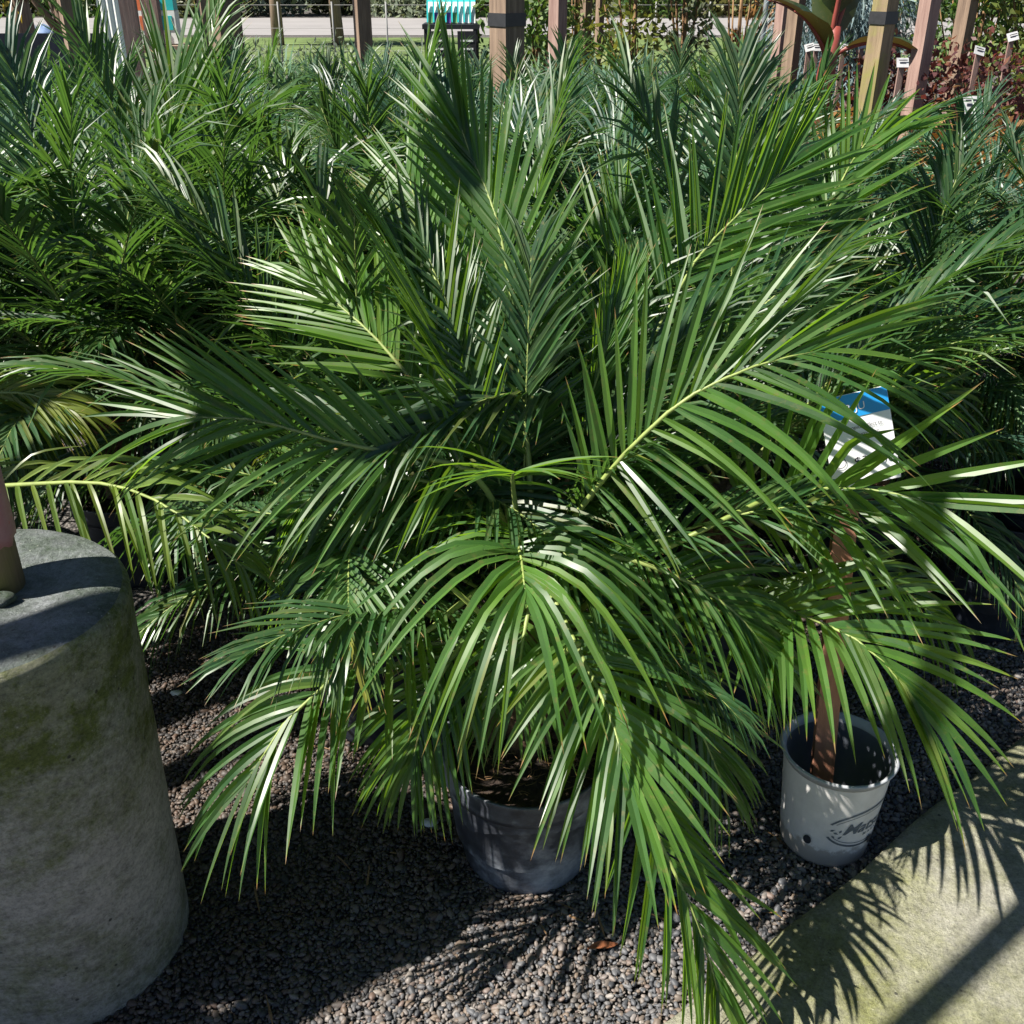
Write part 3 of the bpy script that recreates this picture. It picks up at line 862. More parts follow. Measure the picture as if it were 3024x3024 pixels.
# ------------------------------------------------------------------ white pot, stake and sign
WB = G(2458, 2560); WX, WY = WB.x, WB.y + .08
POTS.append((WX, WY, .09))
wp = empty('white_pot', (WX, WY, 0), 'empty white plastic pot with faded grey nursery print on the gravel', 'pot')
WH, WRB, WRT = .252, .089, .114
m = MB()
m.lathe([(.001, .004), (WRB * .95, .004), (WRB, .01), (WRB + .002, .02), (WRT - .006, WH * .93)], 72)
m.lathe([(WRT - .0105, WH * .93), (WRB - .004, .03), (.001, .03)], 72, 1)
M_WIN = simple('grey_pot_lining', (.075, .085, .105), .5, .4, .25, 14); M_WRIM = simple('grey_pot_rim', (.30, .31, .33), .5, .4, .2, 14)
ww = m.build('wall', [M_WPOT, M_WIN], wp)
m = MB()
m.lathe([(WRT - .011, WH * .925), (WRT - .005, WH * .92), (WRT - .002, WH * .95), (WRT + .002, WH * .975), (WRT + .004, WH - .003), (WRT + .002, WH), (WRT - .003, WH - .001), (WRT - .0105, WH * .95), (WRT - .0105, WH * .925)], 72)
m.build('rim', M_WRIM, ww)
m = MB()
for a in (-2.25, -.85, .6, 2.2):
    c = Vector(((WRB + .009) * math.cos(a), (WRB + .009) * math.sin(a), .075))
    vs = [c + (Vector((-math.sin(a), math.cos(a), 0)) * math.cos(k / 14 * 6.2832) * .0085 + Vector((0, 0, 1)) * math.sin(k / 14 * 6.2832) * .011) for k in range(14)]
    vs = [v + Vector((math.cos(a), math.sin(a), 0)) * .0008 for v in vs]
    m.add(vs, [tuple(range(14))])
m.build('drain_hole', M_POTD, wp)

def text_mesh(body, size, shear=0.0, bold=0.0, space=1.0):
    cu = bpy.data.curves.new('txt', 'FONT'); cu.body = body; cu.size = size; cu.shear = shear; cu.offset = bold
    cu.space_character = space; cu.align_x = 'CENTER'; cu.resolution_u = 3
    o = bpy.data.objects.new('txt', cu); COL.objects.link(o)
    dg = bpy.context.evaluated_depsgraph_get()
    me = bpy.data.meshes.new_from_object(o.evaluated_get(dg))
    bpy.data.objects.remove(o)
    vs = [v.co.copy() for v in me.vertices]; fs = [tuple(p.vertices) for p in me.polygons]
    bpy.data.meshes.remove(me)
    return vs, fs
def subdiv_wrap(vs, fs, a0, z0, out=.0012, tilt=0.0):
    """lay flat print round the pot wall"""
    res = []
    for v in vs:
        x = v.x; z = z0 + v.y + tilt * x
        r = WRB + (WRT - .006 - WRB) * (z / (WH * .93)) + out
        a = a0 + x / r
        res.append(Vector((r * math.cos(a), r * math.sin(a), z)))
    return res
A0 = math.radians(-58)
m = MB()
for (t, s, sh, bo, sp_, z, dx) in (("Matsuda's", .042, .35, .0006, .95, .112, .02), ('MARKET', .011, 0, .0002, 1.6, .098, .02)):
    vs, fs = text_mesh(t, s, sh, bo, sp_)
    vs = [Vector((v.x + dx, v.y, 0)) for v in vs]
    m.add(subdiv_wrap(vs, fs, A0, z, tilt=.06), fs)
def ell_arc(t0, t1, rx, rz, w, zc):
    vs = []; n = 40
    for k in range(n + 1):
        t = math.radians(t0 + (t1 - t0) * k / n)
        for q in (-w / 2, w / 2): vs.append(Vector(((rx + q) * math.cos(t), (rz + q) * math.sin(t), 0)))
    fs = [(2 * k, 2 * k + 1, 2 * k + 3, 2 * k + 2) for k in range(n)]
    m.add(subdiv_wrap(vs, fs, A0 + .15, zc, tilt=.06), fs)
ell_arc(20, 160, .105, .052, .005, .123); ell_arc(25, 155, .098, .043, .0015, .123)
ell_arc(200, 330, .105, .052, .005, .123); ell_arc(205, 325, .098, .043, .0015, .123)
for (x, y, a, l) in ((-.078, .006, .5, .011), (-.07, -.002, -.4, .012), (-.062, .004, 1.3, .01), (-.074, -.012, 2.4, .01), (-.06, -.014, .9, .012)):
    vs = [Vector((x + math.cos(a) * l * u - math.sin(a) * w_, y + math.sin(a) * l * u + math.cos(a) * w_, 0)) for u, w_ in ((-.5, 0), (-.1, .0028), (.5, 0), (-.1, -.0028))]
    m.add(subdiv_wrap(vs, None, A0, .118, tilt=.06), [(0, 1, 2, 3)])
pr = m.build('printed_logo', M_INK, wp)

SX, SY = WX - .012, WY + .01
sg = empty('price_sign', (SX, SY, 0.03), 'blue and white price sign on an orange timber stake standing in the white pot', 'sign')
lean = Matrix.Rotation(math.radians(-8), 3, 'X') @ Matrix.Rotation(math.radians(-1.5), 3, 'Y')
m = MB(); vs = []
STL = .80
for z in (0, STL * .5, STL):
    for (x, y) in ((-.022, -.009), (.022, -.009), (.022, .009), (-.022, .009)): vs.append(lean @ Vector((x, y, z)))
m.add(vs, [(3, 2, 1, 0)] + [(4 * i + k, 4 * i + (k + 1) % 4, 4 * i + 4 + (k + 1) % 4, 4 * i + 4 + k) for i in (0, 1) for k in range(4)] + [(8, 9, 10, 11)])
m.build('stake', M_STAKE, sg)
tilt = lean @ Matrix.Rotation(math.radians(-12), 3, 'Y') @ Matrix.Rotation(math.radians(-8), 3, 'X')
C0 = lean @ Vector((0, -.014, STL + .03)) + Vector((.008, 0, .03))
def panel(x0, x1, z0, z1, y0, th):
    mm = MB()
    vs = [C0 + tilt @ Vector((x, y, z)) for x in (x0, x1) for y in (y0, y0 + th) for z in (z0, z1)]
    mm.add(vs, [(0, 1, 3, 2), (4, 6, 7, 5), (0, 4, 5, 1), (2, 3, 7, 6), (0, 2, 6, 4), (1, 5, 7, 3)])
    return mm
M_CARD = simple('sign_card', (0.74, 0.74, 0.76), 0.4, 0.4, .04, 10, 0)
M_BLUE = simple('sign_blue_print', (0.02, 0.27, 0.62), 0.35, 0.4, .1, 10, 0)
M_BLACK = simple('sign_black_print', (0.02, 0.02, 0.03), 0.5, 0.3, .1, 10, 0)
pn = panel(-.062, .062, -.085, .088, 0, .003).build('panel', M_CARD, sg)
panel(-.0613, .0613, .044, .0873, -.0012, .0011).build('header_band', M_BLUE, pn)
for (t, s, x, z, mt, nm) in (('& JU', .02, .0, .056, M_CARD, 'header_lettering'), ('tropical effect to', .0095, .012, .022, M_BLACK, 'lettering'), ('away from', .0095, .016, .008, M_BLACK, 'lettering'), ('$36.00', .026, .018, -.048, M_BLACK, 'price')):
    vs, fs = text_mesh(t, s)
    mm = MB(); mm.add([C0 + tilt @ Vector((v.x + x, -.0024, v.y + z)) for v in vs], fs); mm.build(nm, mt, pn)
mm = MB(); n = 24
vs = [C0 + tilt @ Vector((-.042 + r_ * math.cos(k / n * 6.2832), -.0022, -.035 + r_ * math.sin(k / n * 6.2832))) for k in range(n) for r_ in (.009, .0102)]
mm.add(vs, [(2 * k, 2 * k + 1, (2 * k + 3) % (2 * n), (2 * k + 2) % (2 * n)) for k in range(n)]); mm.build('round_symbol', M_BLACK, pn)

# dark pots peeping out at the right edge
for k, (x, y, lb) in enumerate(((1.32, 2.42, 'dark empty pot at the right edge, the nearer of two'), (1.52, 2.72, 'dark empty pot at the right edge, the farther of two'))):
    rt = empty('nursery_pot', (x, y, 0), lb, 'pot', 'dark pots at the right edge'); pot_parts(rt, .2, .10, .125, False, M_POTD); POTS.append((x, y, .1))

# small things lying on the gravel
M_ROCK = simple('pale_rock', (0.55, 0.55, 0.53), 0.8, 0.2, .2, 40)
for (px, py, s, lb) in ((520, 2047, .014, 'flat pale chip of stone on the dark gravel beside the footing'), (1268, 2430, .017, 'flat grey stone on the dark gravel left of the dented pot')):
    p = G(px, py, .012); m = MB()
    m.lathe([(.0005, -.3 * s), (.7 * s, -.25 * s), (s, 0), (.75 * s, .25 * s), (.0005, .33 * s)], 10, 0, lambda q, a: Vector((q.x * (1.2 + .2 * math.sin(3 * a)), q.y * (.85 + .1 * math.cos(2 * a)), q.z)))
    tag(m.build('stone', M_ROCK, None, p), lb, 'stone')
p = G(1780, 2800, .014); m = MB()
vs = []
for i in range(7):
    t = i / 6; w = .009 * math.sin(math.pi * (t * .9 + .05))
    for s in (-1, 0, 1): vs.append(Vector(((t - .5) * .06, s * w, .004 + abs(s) * .004 + .004 * math.sin(t * 5))))
m.add(vs, [(3 * i + k, 3 * i + 3 + k, 3 * i + 4 + k, 3 * i + 1 + k) for i in range(6) for k in range(2)], 0, True)
o = m.build('fallen_leaf', simple('dry_leaf', (0.30, 0.11, 0.05), .8, .2, .4, 60), None, p); o.rotation_euler[2] = .25
tag(o, 'curled dry orange brown leaf lying on the gravel below the front palm', 'leaf')

# dry scraps of leaf strewn on the gravel
m = MB(); rr = random.Random(12)
for k in range(60):
    while True:
        p = Vector((rr.uniform(-.7, 1.2), rr.uniform(1.05, 2.6), .011))
        if (p - SLAB_A).dot(SN) < -.03 and (p.x - CX) ** 2 + (p.y - CY) ** 2 > .07: break
    a = rr.uniform(0, 6.28); l = rr.uniform(.012, .045); w = rr.uniform(.0012, .0028)
    d = Vector((math.cos(a), math.sin(a), 0)); q = Vector((-math.sin(a), math.cos(a), 0)); z = Vector((0, 0, 1))
    vs = [p - d * l, p - d * l * .3 + q * w + z * .003, p + d * l * .4 + q * w * .8 + z * rr.uniform(.002, .008), p + d * l + z * rr.uniform(0, .006), p + d * l * .4 - q * w * .8 + z * .003, p - d * l * .3 - q * w + z * .002]
    m.add(vs, [(0, 1, 5), (1, 2, 4, 5), (2, 3, 4)])
tag(m.build('leaf_litter', M_DEAD), 'thin dry tan leaf scraps strewn over the gravel', 'leaf litter', None, 'stuff')

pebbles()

# ------------------------------------------------------------------ posts behind the palms
def post(px, Y, w, h, mat, label, rz=.6, name='timber_post', strap=False, group='timber posts behind the palms', round_=False):
    g = P(px / K, 60 / K, Y)
    x = g.x
    rt = empty(name, (x, Y, 0), label, 'post', group)
    m = MB()
    if round_: m.tube([(0, 0, -.02), (0, 0, h)], w / 2, 14)
    else: m.box((0, 0, h / 2 - .01), (w, w, h), rz)
    m.build('shaft', mat, rt)
    if strap:  # two dark bands round the shaft
        for z in (1.42, 2.1):
            m = MB(); m.box((0, 0, z), (w + .012, w + .012, .06), rz); m.build('dark_band', M_DARK, rt)
    return rt
post(205, 8.0, .10, 2.8, M_WOOD, 'timber post left of the white corrugated sheet')
post(385, 6.6, .09, 2.8, M_WOODP, 'purplish timber post beside the white corrugated sheet', .2)
post(450, 8.6, .12, 2.8, M_WOODP, 'broad greyish timber post behind the coloured bags at left', .1)
post(608, 8.2, .075, 2.8, M_WOOD, 'slim pale timber post left of the thick brown post')
post(652, 7.0, .10, 2.8, M_WOOD, 'thick brown timber post at left with slim posts on each side', .9)
post(695, 8.4, .07, 2.8, M_WOOD, 'slim timber post right of the thick brown post')
post(1070, 8.6, .105, 2.8, M_WOOD, 'timber post between the lawn and the bag rack', .5)
post(1497, 5.7, .125, 2.8, M_WOOD, 'thick dark banded timber post just right of the bag rack', .72, strap=True)
post(1647, 8.2, .095, 2.8, M_WOODP, 'timber post right of the dark banded post', .8)
post(1730, 9.5, .07, 2.8, M_WOOD, 'slim brown post, left of a pair at centre right')
post(1771, 9.9, .055, 2.8, M_WOOD, 'slim brown post, right of a pair at centre right')
post(2258, 8.6, .04, 2.8, simple('galvanised_steel', (.35, .36, .38), .4, .5, .15, 20, 0, .6), 'thin grey metal pole left of the red banana plant', name='metal_pole', round_=True)
post(2310, 7.4, .07, 2.8, M_WOODP, 'pale timber post left of the red banana plant, the left of two', .6)
post(2348, 6.9, .075, 2.8, M_WOOD, 'timber post left of the red banana plant, the right of two', .75)
post(2608, 5.9, .092, 2.8, M_WOODM, 'mossy yellowish timber post right of the red banana plant', .62, strap=True)
post(2738, 6.4, .082, 2.8, M_WOODP, 'pinkish timber post in front of the maroon shrubs', .5)
post(2850, 8.2, .10, 2.8, M_WOOD, 'timber post at right in front of the green hedge', .6)
for (xa, ya, xb, yb, z, lb) in ((-2.6, 8.4, -.2, 8.6, 2.84, 'timber beam joining the tops of the left rear posts'), (-.2, 5.7, 2.4, 6.0, 2.84, 'timber beam joining the dark banded post and the mossy post')):
    m = MB(); d = Vector((xb - xa, yb - ya, 0)); m.box((0, 0, 0), (d.length + .6, .06, .14), math.atan2(d.y, d.x))
    tag(m.build('timber_beam', M_WOOD, None, ((xa + xb) / 2, (ya + yb) / 2, z + .02)), lb, 'beam')

# ------------------------------------------------------------------ shrubs and trees
def foliage_mat(name, a, b_, tr, tmix=.25, rough=.5):
    return leafmat(name, a, b_, tr, rough, .35, tmix, False)
def leaf_cloud(centers, rads, n, size, seed, elong=2.2, droop=0.0, flat=.5):
    """many small leaf blades spread in clumps"""
    g = np.random.default_rng(seed)
    centers = np.array(centers, float); rads = np.array(rads, float)
    ci = g.integers(0, len(centers), n)
    u = g.normal(0, 1, (n, 3)); u /= np.linalg.norm(u, axis=1)[:, None]
    rr_ = g.uniform(0.15, 1, n) ** (1 / 2.2)
    p = centers[ci] + u * rads[ci] * rr_[:, None]
    d = u * .6 + g.normal(0, .7, (n, 3)); d[:, 2] -= droop
    d /= np.linalg.norm(d, axis=1)[:, None]
    s = np.cross(d, g.normal(0, 1, (n, 3))); s /= np.linalg.norm(s, axis=1)[:, None]
    L = size * g.uniform(.6, 1.3, n)[:, None]; W = L / elong
    nn = np.cross(s, d)
    v = np.stack([p, p + d * L * .45 + s * W * .5 + nn * L * .06, p + d * L, p + d * L * .45 - s * W * .5 + nn * L * .06], 1).reshape(-1, 3)
    m = bpy.data.meshes.new('foliage')
    m.vertices.add(4 * n); m.vertices.foreach_set('co', v.ravel())
    m.loops.add(4 * n); m.loops.foreach_set('vertex_index', np.arange(4 * n))
    m.polygons.add(n); m.polygons.foreach_set('loop_start', np.arange(0, 4 * n, 4)); m.polygons.foreach_set('loop_total', np.full(n, 4))
    m.update(calc_edges=True)
    for k, val in (('lt', np.zeros(4 * n)), ('lr', np.repeat(g.uniform(0, 1, n), 4)), ('ly', np.repeat(np.clip(g.normal(0, .08, n), 0, 1), 4))):
        a = m.attributes.new(k, 'FLOAT', 'POINT'); a.data.foreach_set('value', val.astype(np.float32))
    return m
def shrub(name, x, y, z0, w, h, n, size, mat, label, cat, seed, group=None, trunk=0.0, clumps=9, elong=2.2, droop=0.0, tr=.03, woodmat=None):
    rt = empty(name, (x, y, 0), label, cat, group)
    r = random.Random(seed)
    cs = []; rs = []
    for k in range(clumps):
        a = r.uniform(0, 6.28); q = r.uniform(0, .7) * w / 2; zz = z0 + h * r.uniform(.15, .85)
        cs.append((q * math.cos(a), q * math.sin(a), zz)); s = r.uniform(.35, .6) * w * .55
        rs.append((s, s, min(s * 1.2, h * .3)))
    me = leaf_cloud(cs, rs, n, size, seed, elong, droop)
    m = MB()
    top = z0 + h * .6
    m.tube([(0, 0, -.02), (r.uniform(-.02, .02) * w, 0, top * .5), (0, 0, top)], [tr, tr * .8, tr * .3], 7)
    for k, c in enumerate(cs):
        m.tube([(0, 0, max(z0 * .9, .05)), (c[0] * .5, c[1] * .5, (c[2] + z0) / 2), c], [tr * .5, tr * .35, tr * .12], 5)
    m.build('trunk' if trunk else 'stem', woodmat or M_DEAD, rt)
    link('crown' if trunk else 'foliage', me, rt, [mat])
    return rt
F_GREEN = foliage_mat('leaf_mid_green', (.03, .075, .02), (.09, .16, .035), (.14, .28, .03))
F_OLIVE = foliage_mat('leaf_olive', (.05, .065, .025), (.13, .14, .06), (.16, .18, .05))
F_YEL = foliage_mat('leaf_yellow', (.24, .18, .02), (.42, .32, .04), (.5, .36, .04))
F_YG = foliage_mat('leaf_yellow_green', (.07, .11, .02), (.20, .22, .04), (.28, .30, .04))
F_BLUE = foliage_mat('leaf_blue_grey', (.13, .19, .19), (.28, .36, .35), (.16, .24, .2))
F_MAR = foliage_mat('leaf_maroon', (.05, .018, .022), (.16, .055, .05), (.28, .06, .04))
F_RUST = foliage_mat('leaf_rust', (.14, .06, .02), (.34, .17, .05), (.4, .18, .04))
F_STRAP = foliage_mat('strap_leaf_blue_green', (.05, .115, .065), (.15, .26, .15), (.16, .3, .08))
F_GREY = foliage_mat('leaf_grey_green', (.10, .13, .09), (.24, .28, .20), (.2, .26, .12))

# mid distance bed
sd = 500
def at(px, py, Y): return P(px / K, py / K, Y)
def bed(px, Y, w, z0, h, n, size, mat, label, cat, name='shrub', group=None, **kw):
    global sd; sd += 1
    return shrub(name, at(px, 100, Y).x, Y, z0, w, h, n, size, mat, label, cat, sd, group, **kw)
bed(1585, 9.2, .95, .5, 2.2, 1500, .08, F_GREEN, 'dark leafy young tree between the dark banded post and the next post', 'tree', 'nursery_tree', trunk=1)
bed(1700, 10.5, .8, .6, 2.2, 900, .08, F_YG, 'thin young tree behind the slim pair of posts', 'tree', 'nursery_tree', trunk=1)
bed(1870, 9.0, .9, .5, 2.2, 1300, .075, F_YG, 'yellow green young tree right of the slim pair of posts', 'tree', 'nursery_tree', trunk=1)
bed(2020, 9.6, .85, .7, 2.0, 900, .08, F_OLIVE, 'olive leaved young tree left of the thin grey metal pole', 'tree', 'nursery_tree', trunk=1)
bed(2180, 9.2, .6, .4, 2.0, 500, .09, F_RUST, 'sparse red tinged young tree just left of the thin grey metal pole', 'tree', 'nursery_tree', trunk=1)
bed(2470, 8.6, 1.2, .1, 1.75, 6500, .17, F_BLUE, 'weeping blue grey conifer behind the red banana plant', 'conifer', 'weeping_conifer', clumps=14, elong=14, droop=1.4)
bed(2620, 9.8, 1.6, .6, 2.4, 3000, .11, F_BLUE, 'blue grey conifer behind the mossy post', 'conifer', 'conifer', clumps=14, elong=7)
bed(2900, 9.0, 1.6, .3, 2.6, 5200, .075, F_GREEN, 'tall bright green hedge shrub at upper right behind the posts', 'shrub', clumps=16)
bed(3120, 8.2, 1.4, .3, 2.3, 3500, .075, F_YG, 'yellow green hedge shrub in the upper right corner', 'shrub', clumps=14)
for i, (px, Y, w, h, mt, lb) in enumerate(((2640, 7.0, .9, 1.25, F_MAR, 'maroon leaved shrub between the mossy post and the pinkish post'), (2800, 6.9, 1.1, 1.3, F_MAR, 'maroon leaved shrub right of the pinkish post'), (2960, 6.4, 1.0, 1.2, F_MAR, 'dark maroon shrub at the right edge'),
        (2560, 6.4, .8, .8, F_RUST, 'low rusty shrub at the foot of the red banana plant'), (2830, 5.5, 1.1, .85, F_RUST, 'low rusty orange shrub in front of the maroon shrubs'), (3020, 5.0, .9, .95, F_RUST, 'low rusty orange shrub at the far right edge'), (2690, 5.4, .8, .75, F_MAR, 'low maroon shrub at the foot of the pinkish post'))):
    bed(px, Y, w, .05, h, 2400, .05, mt, lb, 'shrub', clumps=11, elong=1.8, tr=.015)
for i, (px, Y, w, h, mt) in enumerate(((760, 7.6, .9, .95, F_GREY), (900, 7.2, .9, 1.0, F_GREY), (1160, 7.4, .9, 1.0, F_GREY), (1330, 7.6, .9, .9, F_GREEN), (1560, 7.0, .8, 1.0, F_GREY), (1760, 7.2, .9, 1.0, F_GREY), (1950, 7.2, .9, 1.0, F_GREY), (2120, 7.0, .9, 1.0, F_GREEN), (520, 7.4, .9, .95, F_GREEN), (290, 7.5, .8, .9, F_GREY), (100, 7.2, .9, .95, F_GREEN), (2240, 6.6, .8, .95, F_GREY))):
    bed(px, Y, w * 1.15, .1, h * .92, 2400, .19, F_STRAP if mt is F_GREY else mt, '%s strap leaved clump from the left behind the palm bed' % (ORD + ['thirteenth'])[i], 'shrub', 'strap_leaved_clump', 'strap leaved clumps behind the palm bed', clumps=9, elong=10, droop=-.3, tr=.006)

for px, Y, lb in ((640, 11.0, 'silvery low shrub left of the post before the lawn'), (880, 11.6, 'silvery low shrub on the near edge of the lawn'), (1180, 10.8, 'silvery low shrub just left of the bag rack'), (1460, 11.2, 'silvery low shrub behind the dark banded post')):
    bed(px, Y, 1.5, .1, .85, 2200, .07, F_GREY, lb, 'shrub', clumps=12, elong=3.5, tr=.01)
# red banana
M_BAN = leafmat('banana_leaf', (.022, .055, .016), (.045, .06, .022), (.13, .09, .02), .35, .5, .2, False)
M_BSTEM = simple('banana_stem_red', (.20, .045, .035), .45, .4, .35, 12)
bx = at(2425, 150, 6.6); rt = empty('banana_plant', (bx.x, 6.6, 0), 'red stemmed banana plant with broad bronze green leaves', 'banana plant')
m = MB(); m.tube([(0, 0, 0), (.01, 0, .6), (.05, 0, 1.15), (.07, 0, 1.35)], [.085, .07, .05, .03], 12); m.build('stem', M_BSTEM, rt)
def big_leaf(az, el, ln, w, bend, z0, seed):
    r = random.Random(seed); m = MB(); rib = MB()
    p = Vector((.05, 0, z0)); a = math.radians(el); n = 12; vs = []; cl = []; lt = []
    for i in range(n + 1):
        t = i / n
        d = Vector((math.cos(a) * math.cos(az), math.cos(a) * math.sin(az), math.sin(a)))
        if i: p = p + d * (ln / n)
        a -= math.radians(bend) / n
        side = d.cross(Vector((0, 0, 1)) if abs(d.z) < .95 else Vector((0, 1, 0))).normalized(); nn = side.cross(d)
        hw = 0.004 if t < .18 else w * .5 * math.sin(math.pi * min(1, (t - .18) / .82) ** .75) ** .7 + .002
        hw *= r.uniform(.9, 1.06)
        cl.append(p.copy())
        vs += [p - side * hw + nn * hw * .35, p, p + side * hw + nn * hw * .35]; lt += [0] * 3
    m.add(vs, [(3 * i + k, 3 * i + k + 1, 3 * i + 4 + k, 3 * i + 3 + k) for i in range(n) for k in range(2)], 0, True)
    v = r.random()
    m.at = {'lt': lt, 'lr': [v] * len(vs), 'ly': [0.0] * len(vs)}
    o = m.build('leaf', M_BAN, rt)
    rib.tube([c - Vector((0, 0, .006)) for c in cl], [.018 * (1 - .8 * i / n) for i in range(n + 1)], 6); rib.build('midrib', M_BSTEM, o)
for k, a in enumerate(((1.2, 84, .9, .30, 14), (-2.7, 66, .42, .2, 40), (-.35, 42, .6, .22, 80), (2.7, 62, .5, .2, 50), (.2, 80, .9, .26, 20), (-1.5, 83, .8, .26, 16))): big_leaf(*a, 1.12 + .03 * k, k)

M_TAG = simple('weathered_label_card', (0.40, 0.40, 0.40), 0.6, 0.3, .2, 30, 0)
# small white plant labels among the shrubs, and white pots
for k, (px, py, Y, lb) in enumerate(((2390, 140, 7.2, 'leftmost of four white plant labels on pink stakes by the banana plant'), (2412, 140, 7.6, 'second of four white plant labels on pink stakes by the banana plant'), (2492, 140, 7.4, 'third of four white plant labels on pink stakes by the banana plant'), (2547, 132, 7.6, 'rightmost of four white plant labels on pink stakes by the banana plant'), (2665, 185, 5.6, 'white plant label between the mossy post and the pinkish post'), (2892, 150, 6.3, 'white plant label among the maroon shrubs'), (2990, 108, 6.4, 'small white plant label near the right edge'), (2870, 310, 4.9, 'large white plant label low among the rusty shrubs'))):
    p = at(px, py, Y); rt = empty('plant_label', (p.x, Y, 0), lb, 'plant label', 'white plant labels among the shrubs')
    s = .06 if k < 7 else .10
    m = MB(); m.box((0, -.004, p.z), (s, .004, s * .8), M=Matrix.Rotation(.25 * (k % 3 - 1), 3, 'Y') @ Matrix.Rotation(-.5, 3, 'X')); cd = m.build('card', M_TAG, rt)
    for q in range(3):
        m = MB(); m.box((0, -.008, p.z + s * (.2 - .2 * q)), (s * (.7, .5, .6)[q], .002, s * .07), M=Matrix.Rotation(.25 * (k % 3 - 1), 3, 'Y') @ Matrix.Rotation(-.5, 3, 'X')); m.build('print_line', M_BLACK, cd)
    m = MB(); m.box((0, .006, p.z / 2), (.03, .012, p.z), .1); m.build('stake', M_WOODP, rt)

# ------------------------------------------------------------------ bag rack
M_TEAL = simple('bag_teal', (.03, .45, .45), .4, .4, .1, 8, 0)
M_BAGW = simple('bag_white', (.72, .74, .70), .4, .4, .08, 8, 0)
M_BAGG = simple('bag_green_print', (.12, .26, .10), .45, .4, .4, 12, 0)
M_BAGP = simple('bag_purple_print', (.16, .05, .25), .45, .4, .3, 12, 0)
M_RACK = simple('black_rack_steel', (.015, .015, .018), .5, .4, .2, 30)
M_BIN = simple('blue_crate_plastic', (.05, .06, .30), .4, .4, .2, 12)
RY_ = 9.2
pl = at(1262, 68, RY_); pr_ = at(1405, 68, RY_)
rk = empty('bag_rack', ((pl.x + pr_.x) / 2, RY_, 0), 'dark steel display rack holding teal and white striped bags', 'rack')
W_ = pr_.x - pl.x; zt = pl.z
m = MB(); m.box((0, 0, zt - .02), (W_ + .06, .35, .035)); m.build('shelf', M_RACK, rk)
m = MB(); m.box((0, 0, .55), (W_ + .06, .35, .03)); m.build('shelf', M_RACK, rk)
for sx in (-1, 1):
    for sy in (-1, 1):
        m = MB(); m.box((sx * W_ / 2, sy * .15, zt / 2), (.035, .035, zt)); m.build('leg', M_RACK, rk)
for k, sx in enumerate((-.28, .33)):
    m = MB(); m.box((sx * W_, -.19, zt - .15), (.15, .012, .2)); fr = m.build('chalkboard', M_RACK, rk)
    for z in (.03, -.03):
        m = MB(); m.box((sx * W_, -.198, zt - .15 + z), (.10, .003, .014)); m.build('chalk_line', M_BAGW, fr)
nb = 8
for k in range(nb):
    x = rk.location.x - W_ / 2 + W_ * (k + .5) / nb
    rt = empty('striped_bag', (x, RY_ - .02, zt), '%s of the teal and white bags lined up on the rack, counted from left' % ORD[k], 'bag', 'bags on the display rack')
    m = MB(); w = W_ / nb * .95; hh = .19
    vs = []
    for i in range(6):
        t = i / 5; dpt = .09 * (1 - .8 * t ** 2) + .01
        for (sx, sy) in ((-1, -1), (1, -1), (1, 1), (-1, 1)): vs.append((sx * w / 2 * (1 - .05 * math.sin(3 * t)), sy * dpt / 2 + .06 * t, .002 + hh * t))
    fs = [(4 * i + j, 4 * i + (j + 1) % 4, 4 * i + 4 + (j + 1) % 4, 4 * i + 4 + j) for i in range(5) for j in range(4)] + [(3, 2, 1, 0), (20, 21, 22, 23)]
    b0 = m.add(vs, fs, 0, False)
    for i in range(len(fs)):
        row = i // 4 if i < 20 else 4
        m.mi[i] = 2 if row == 4 else (3 + (k % 2) if row < 2 and k < 5 else (1 if (row + k) % 2 or k > 4 else 0))
    m.build('bag_body', [M_BAGW, M_BAGW, M_TEAL, M_BAGG, M_BAGP], rt)
    m = MB(); m.box((-w * .36, -.034, hh * .45), (w * .26, .012, hh * .86), M=Matrix.Rotation(-.30, 3, 'X')); m.build('stripe', M_TEAL, rt)
m = MB(); m.box((0, 0, 0), (.34, .26, .2)); o = m.build('crate', M_BIN, None, (rk.location.x - W_ * .22, RY_ - .02, .665)); tag(o, 'blue purple plastic crate on the lower shelf of the bag rack', 'crate')
m = MB(); m.box((0, 0, 0), (.34, .26, .26)); o = m.build('crate', M_BAGG, None, (rk.location.x + W_ * .2, RY_ - .02, .696)); tag(o, 'dark green plastic crate on the lower shelf of the bag rack', 'crate')

# coloured bags at the left and the white corrugated sheet
M_PINK = simple('bag_pink', (.75, .06, .25), .4, .4, .1, 8, 0); M_ORG = simple('bag_orange', (.62, .16, .06), .4, .4, .2, 8, 0)
for k, (px, py, w, h, mt, lb) in enumerate(((438, 78, .13, .34, M_ORG, 'white and orange bag with pink top on a pallet at left'), (462, 70, .12, .36, M_PINK, 'pink topped bag standing in the middle of the left pallet'), (500, 74, .16, .34, M_TEAL, 'teal bag standing at the right of the left pallet'))):
    p = at(px, 130, 9.0); rt = empty('bag', (p.x, 9.0 + .02 * k, p.z), lb, 'bag', 'coloured bags on the left pallet')
    m = MB(); m.box((0, 0, h * .36), (w, .12, h * .7)); bd = m.build('bag_body', M_BAGW, rt)
    m = MB(); m.box((0, 0, h * .83), (w * .96, .11, h * .22)); m.build('bag_top', mt, rt)
    m = MB(); m.box((w * .1, -.062, h * .45), (w * .5, .004, h * .3)); m.build('print', (M_ORG, M_BAGG, M_YELL if False else M_TEAL)[k], bd)
zp = at(470, 130, 9.0).z
rt = empty('pallet_table', (at(465, 130, 9.0).x, 9.05, 0), 'timber bench carrying the coloured bags at left', 'bench')
m = MB(); m.box((0, 0, zp - .03), (.62, .4, .05)); m.build('bench_top', M_WOOD, rt)
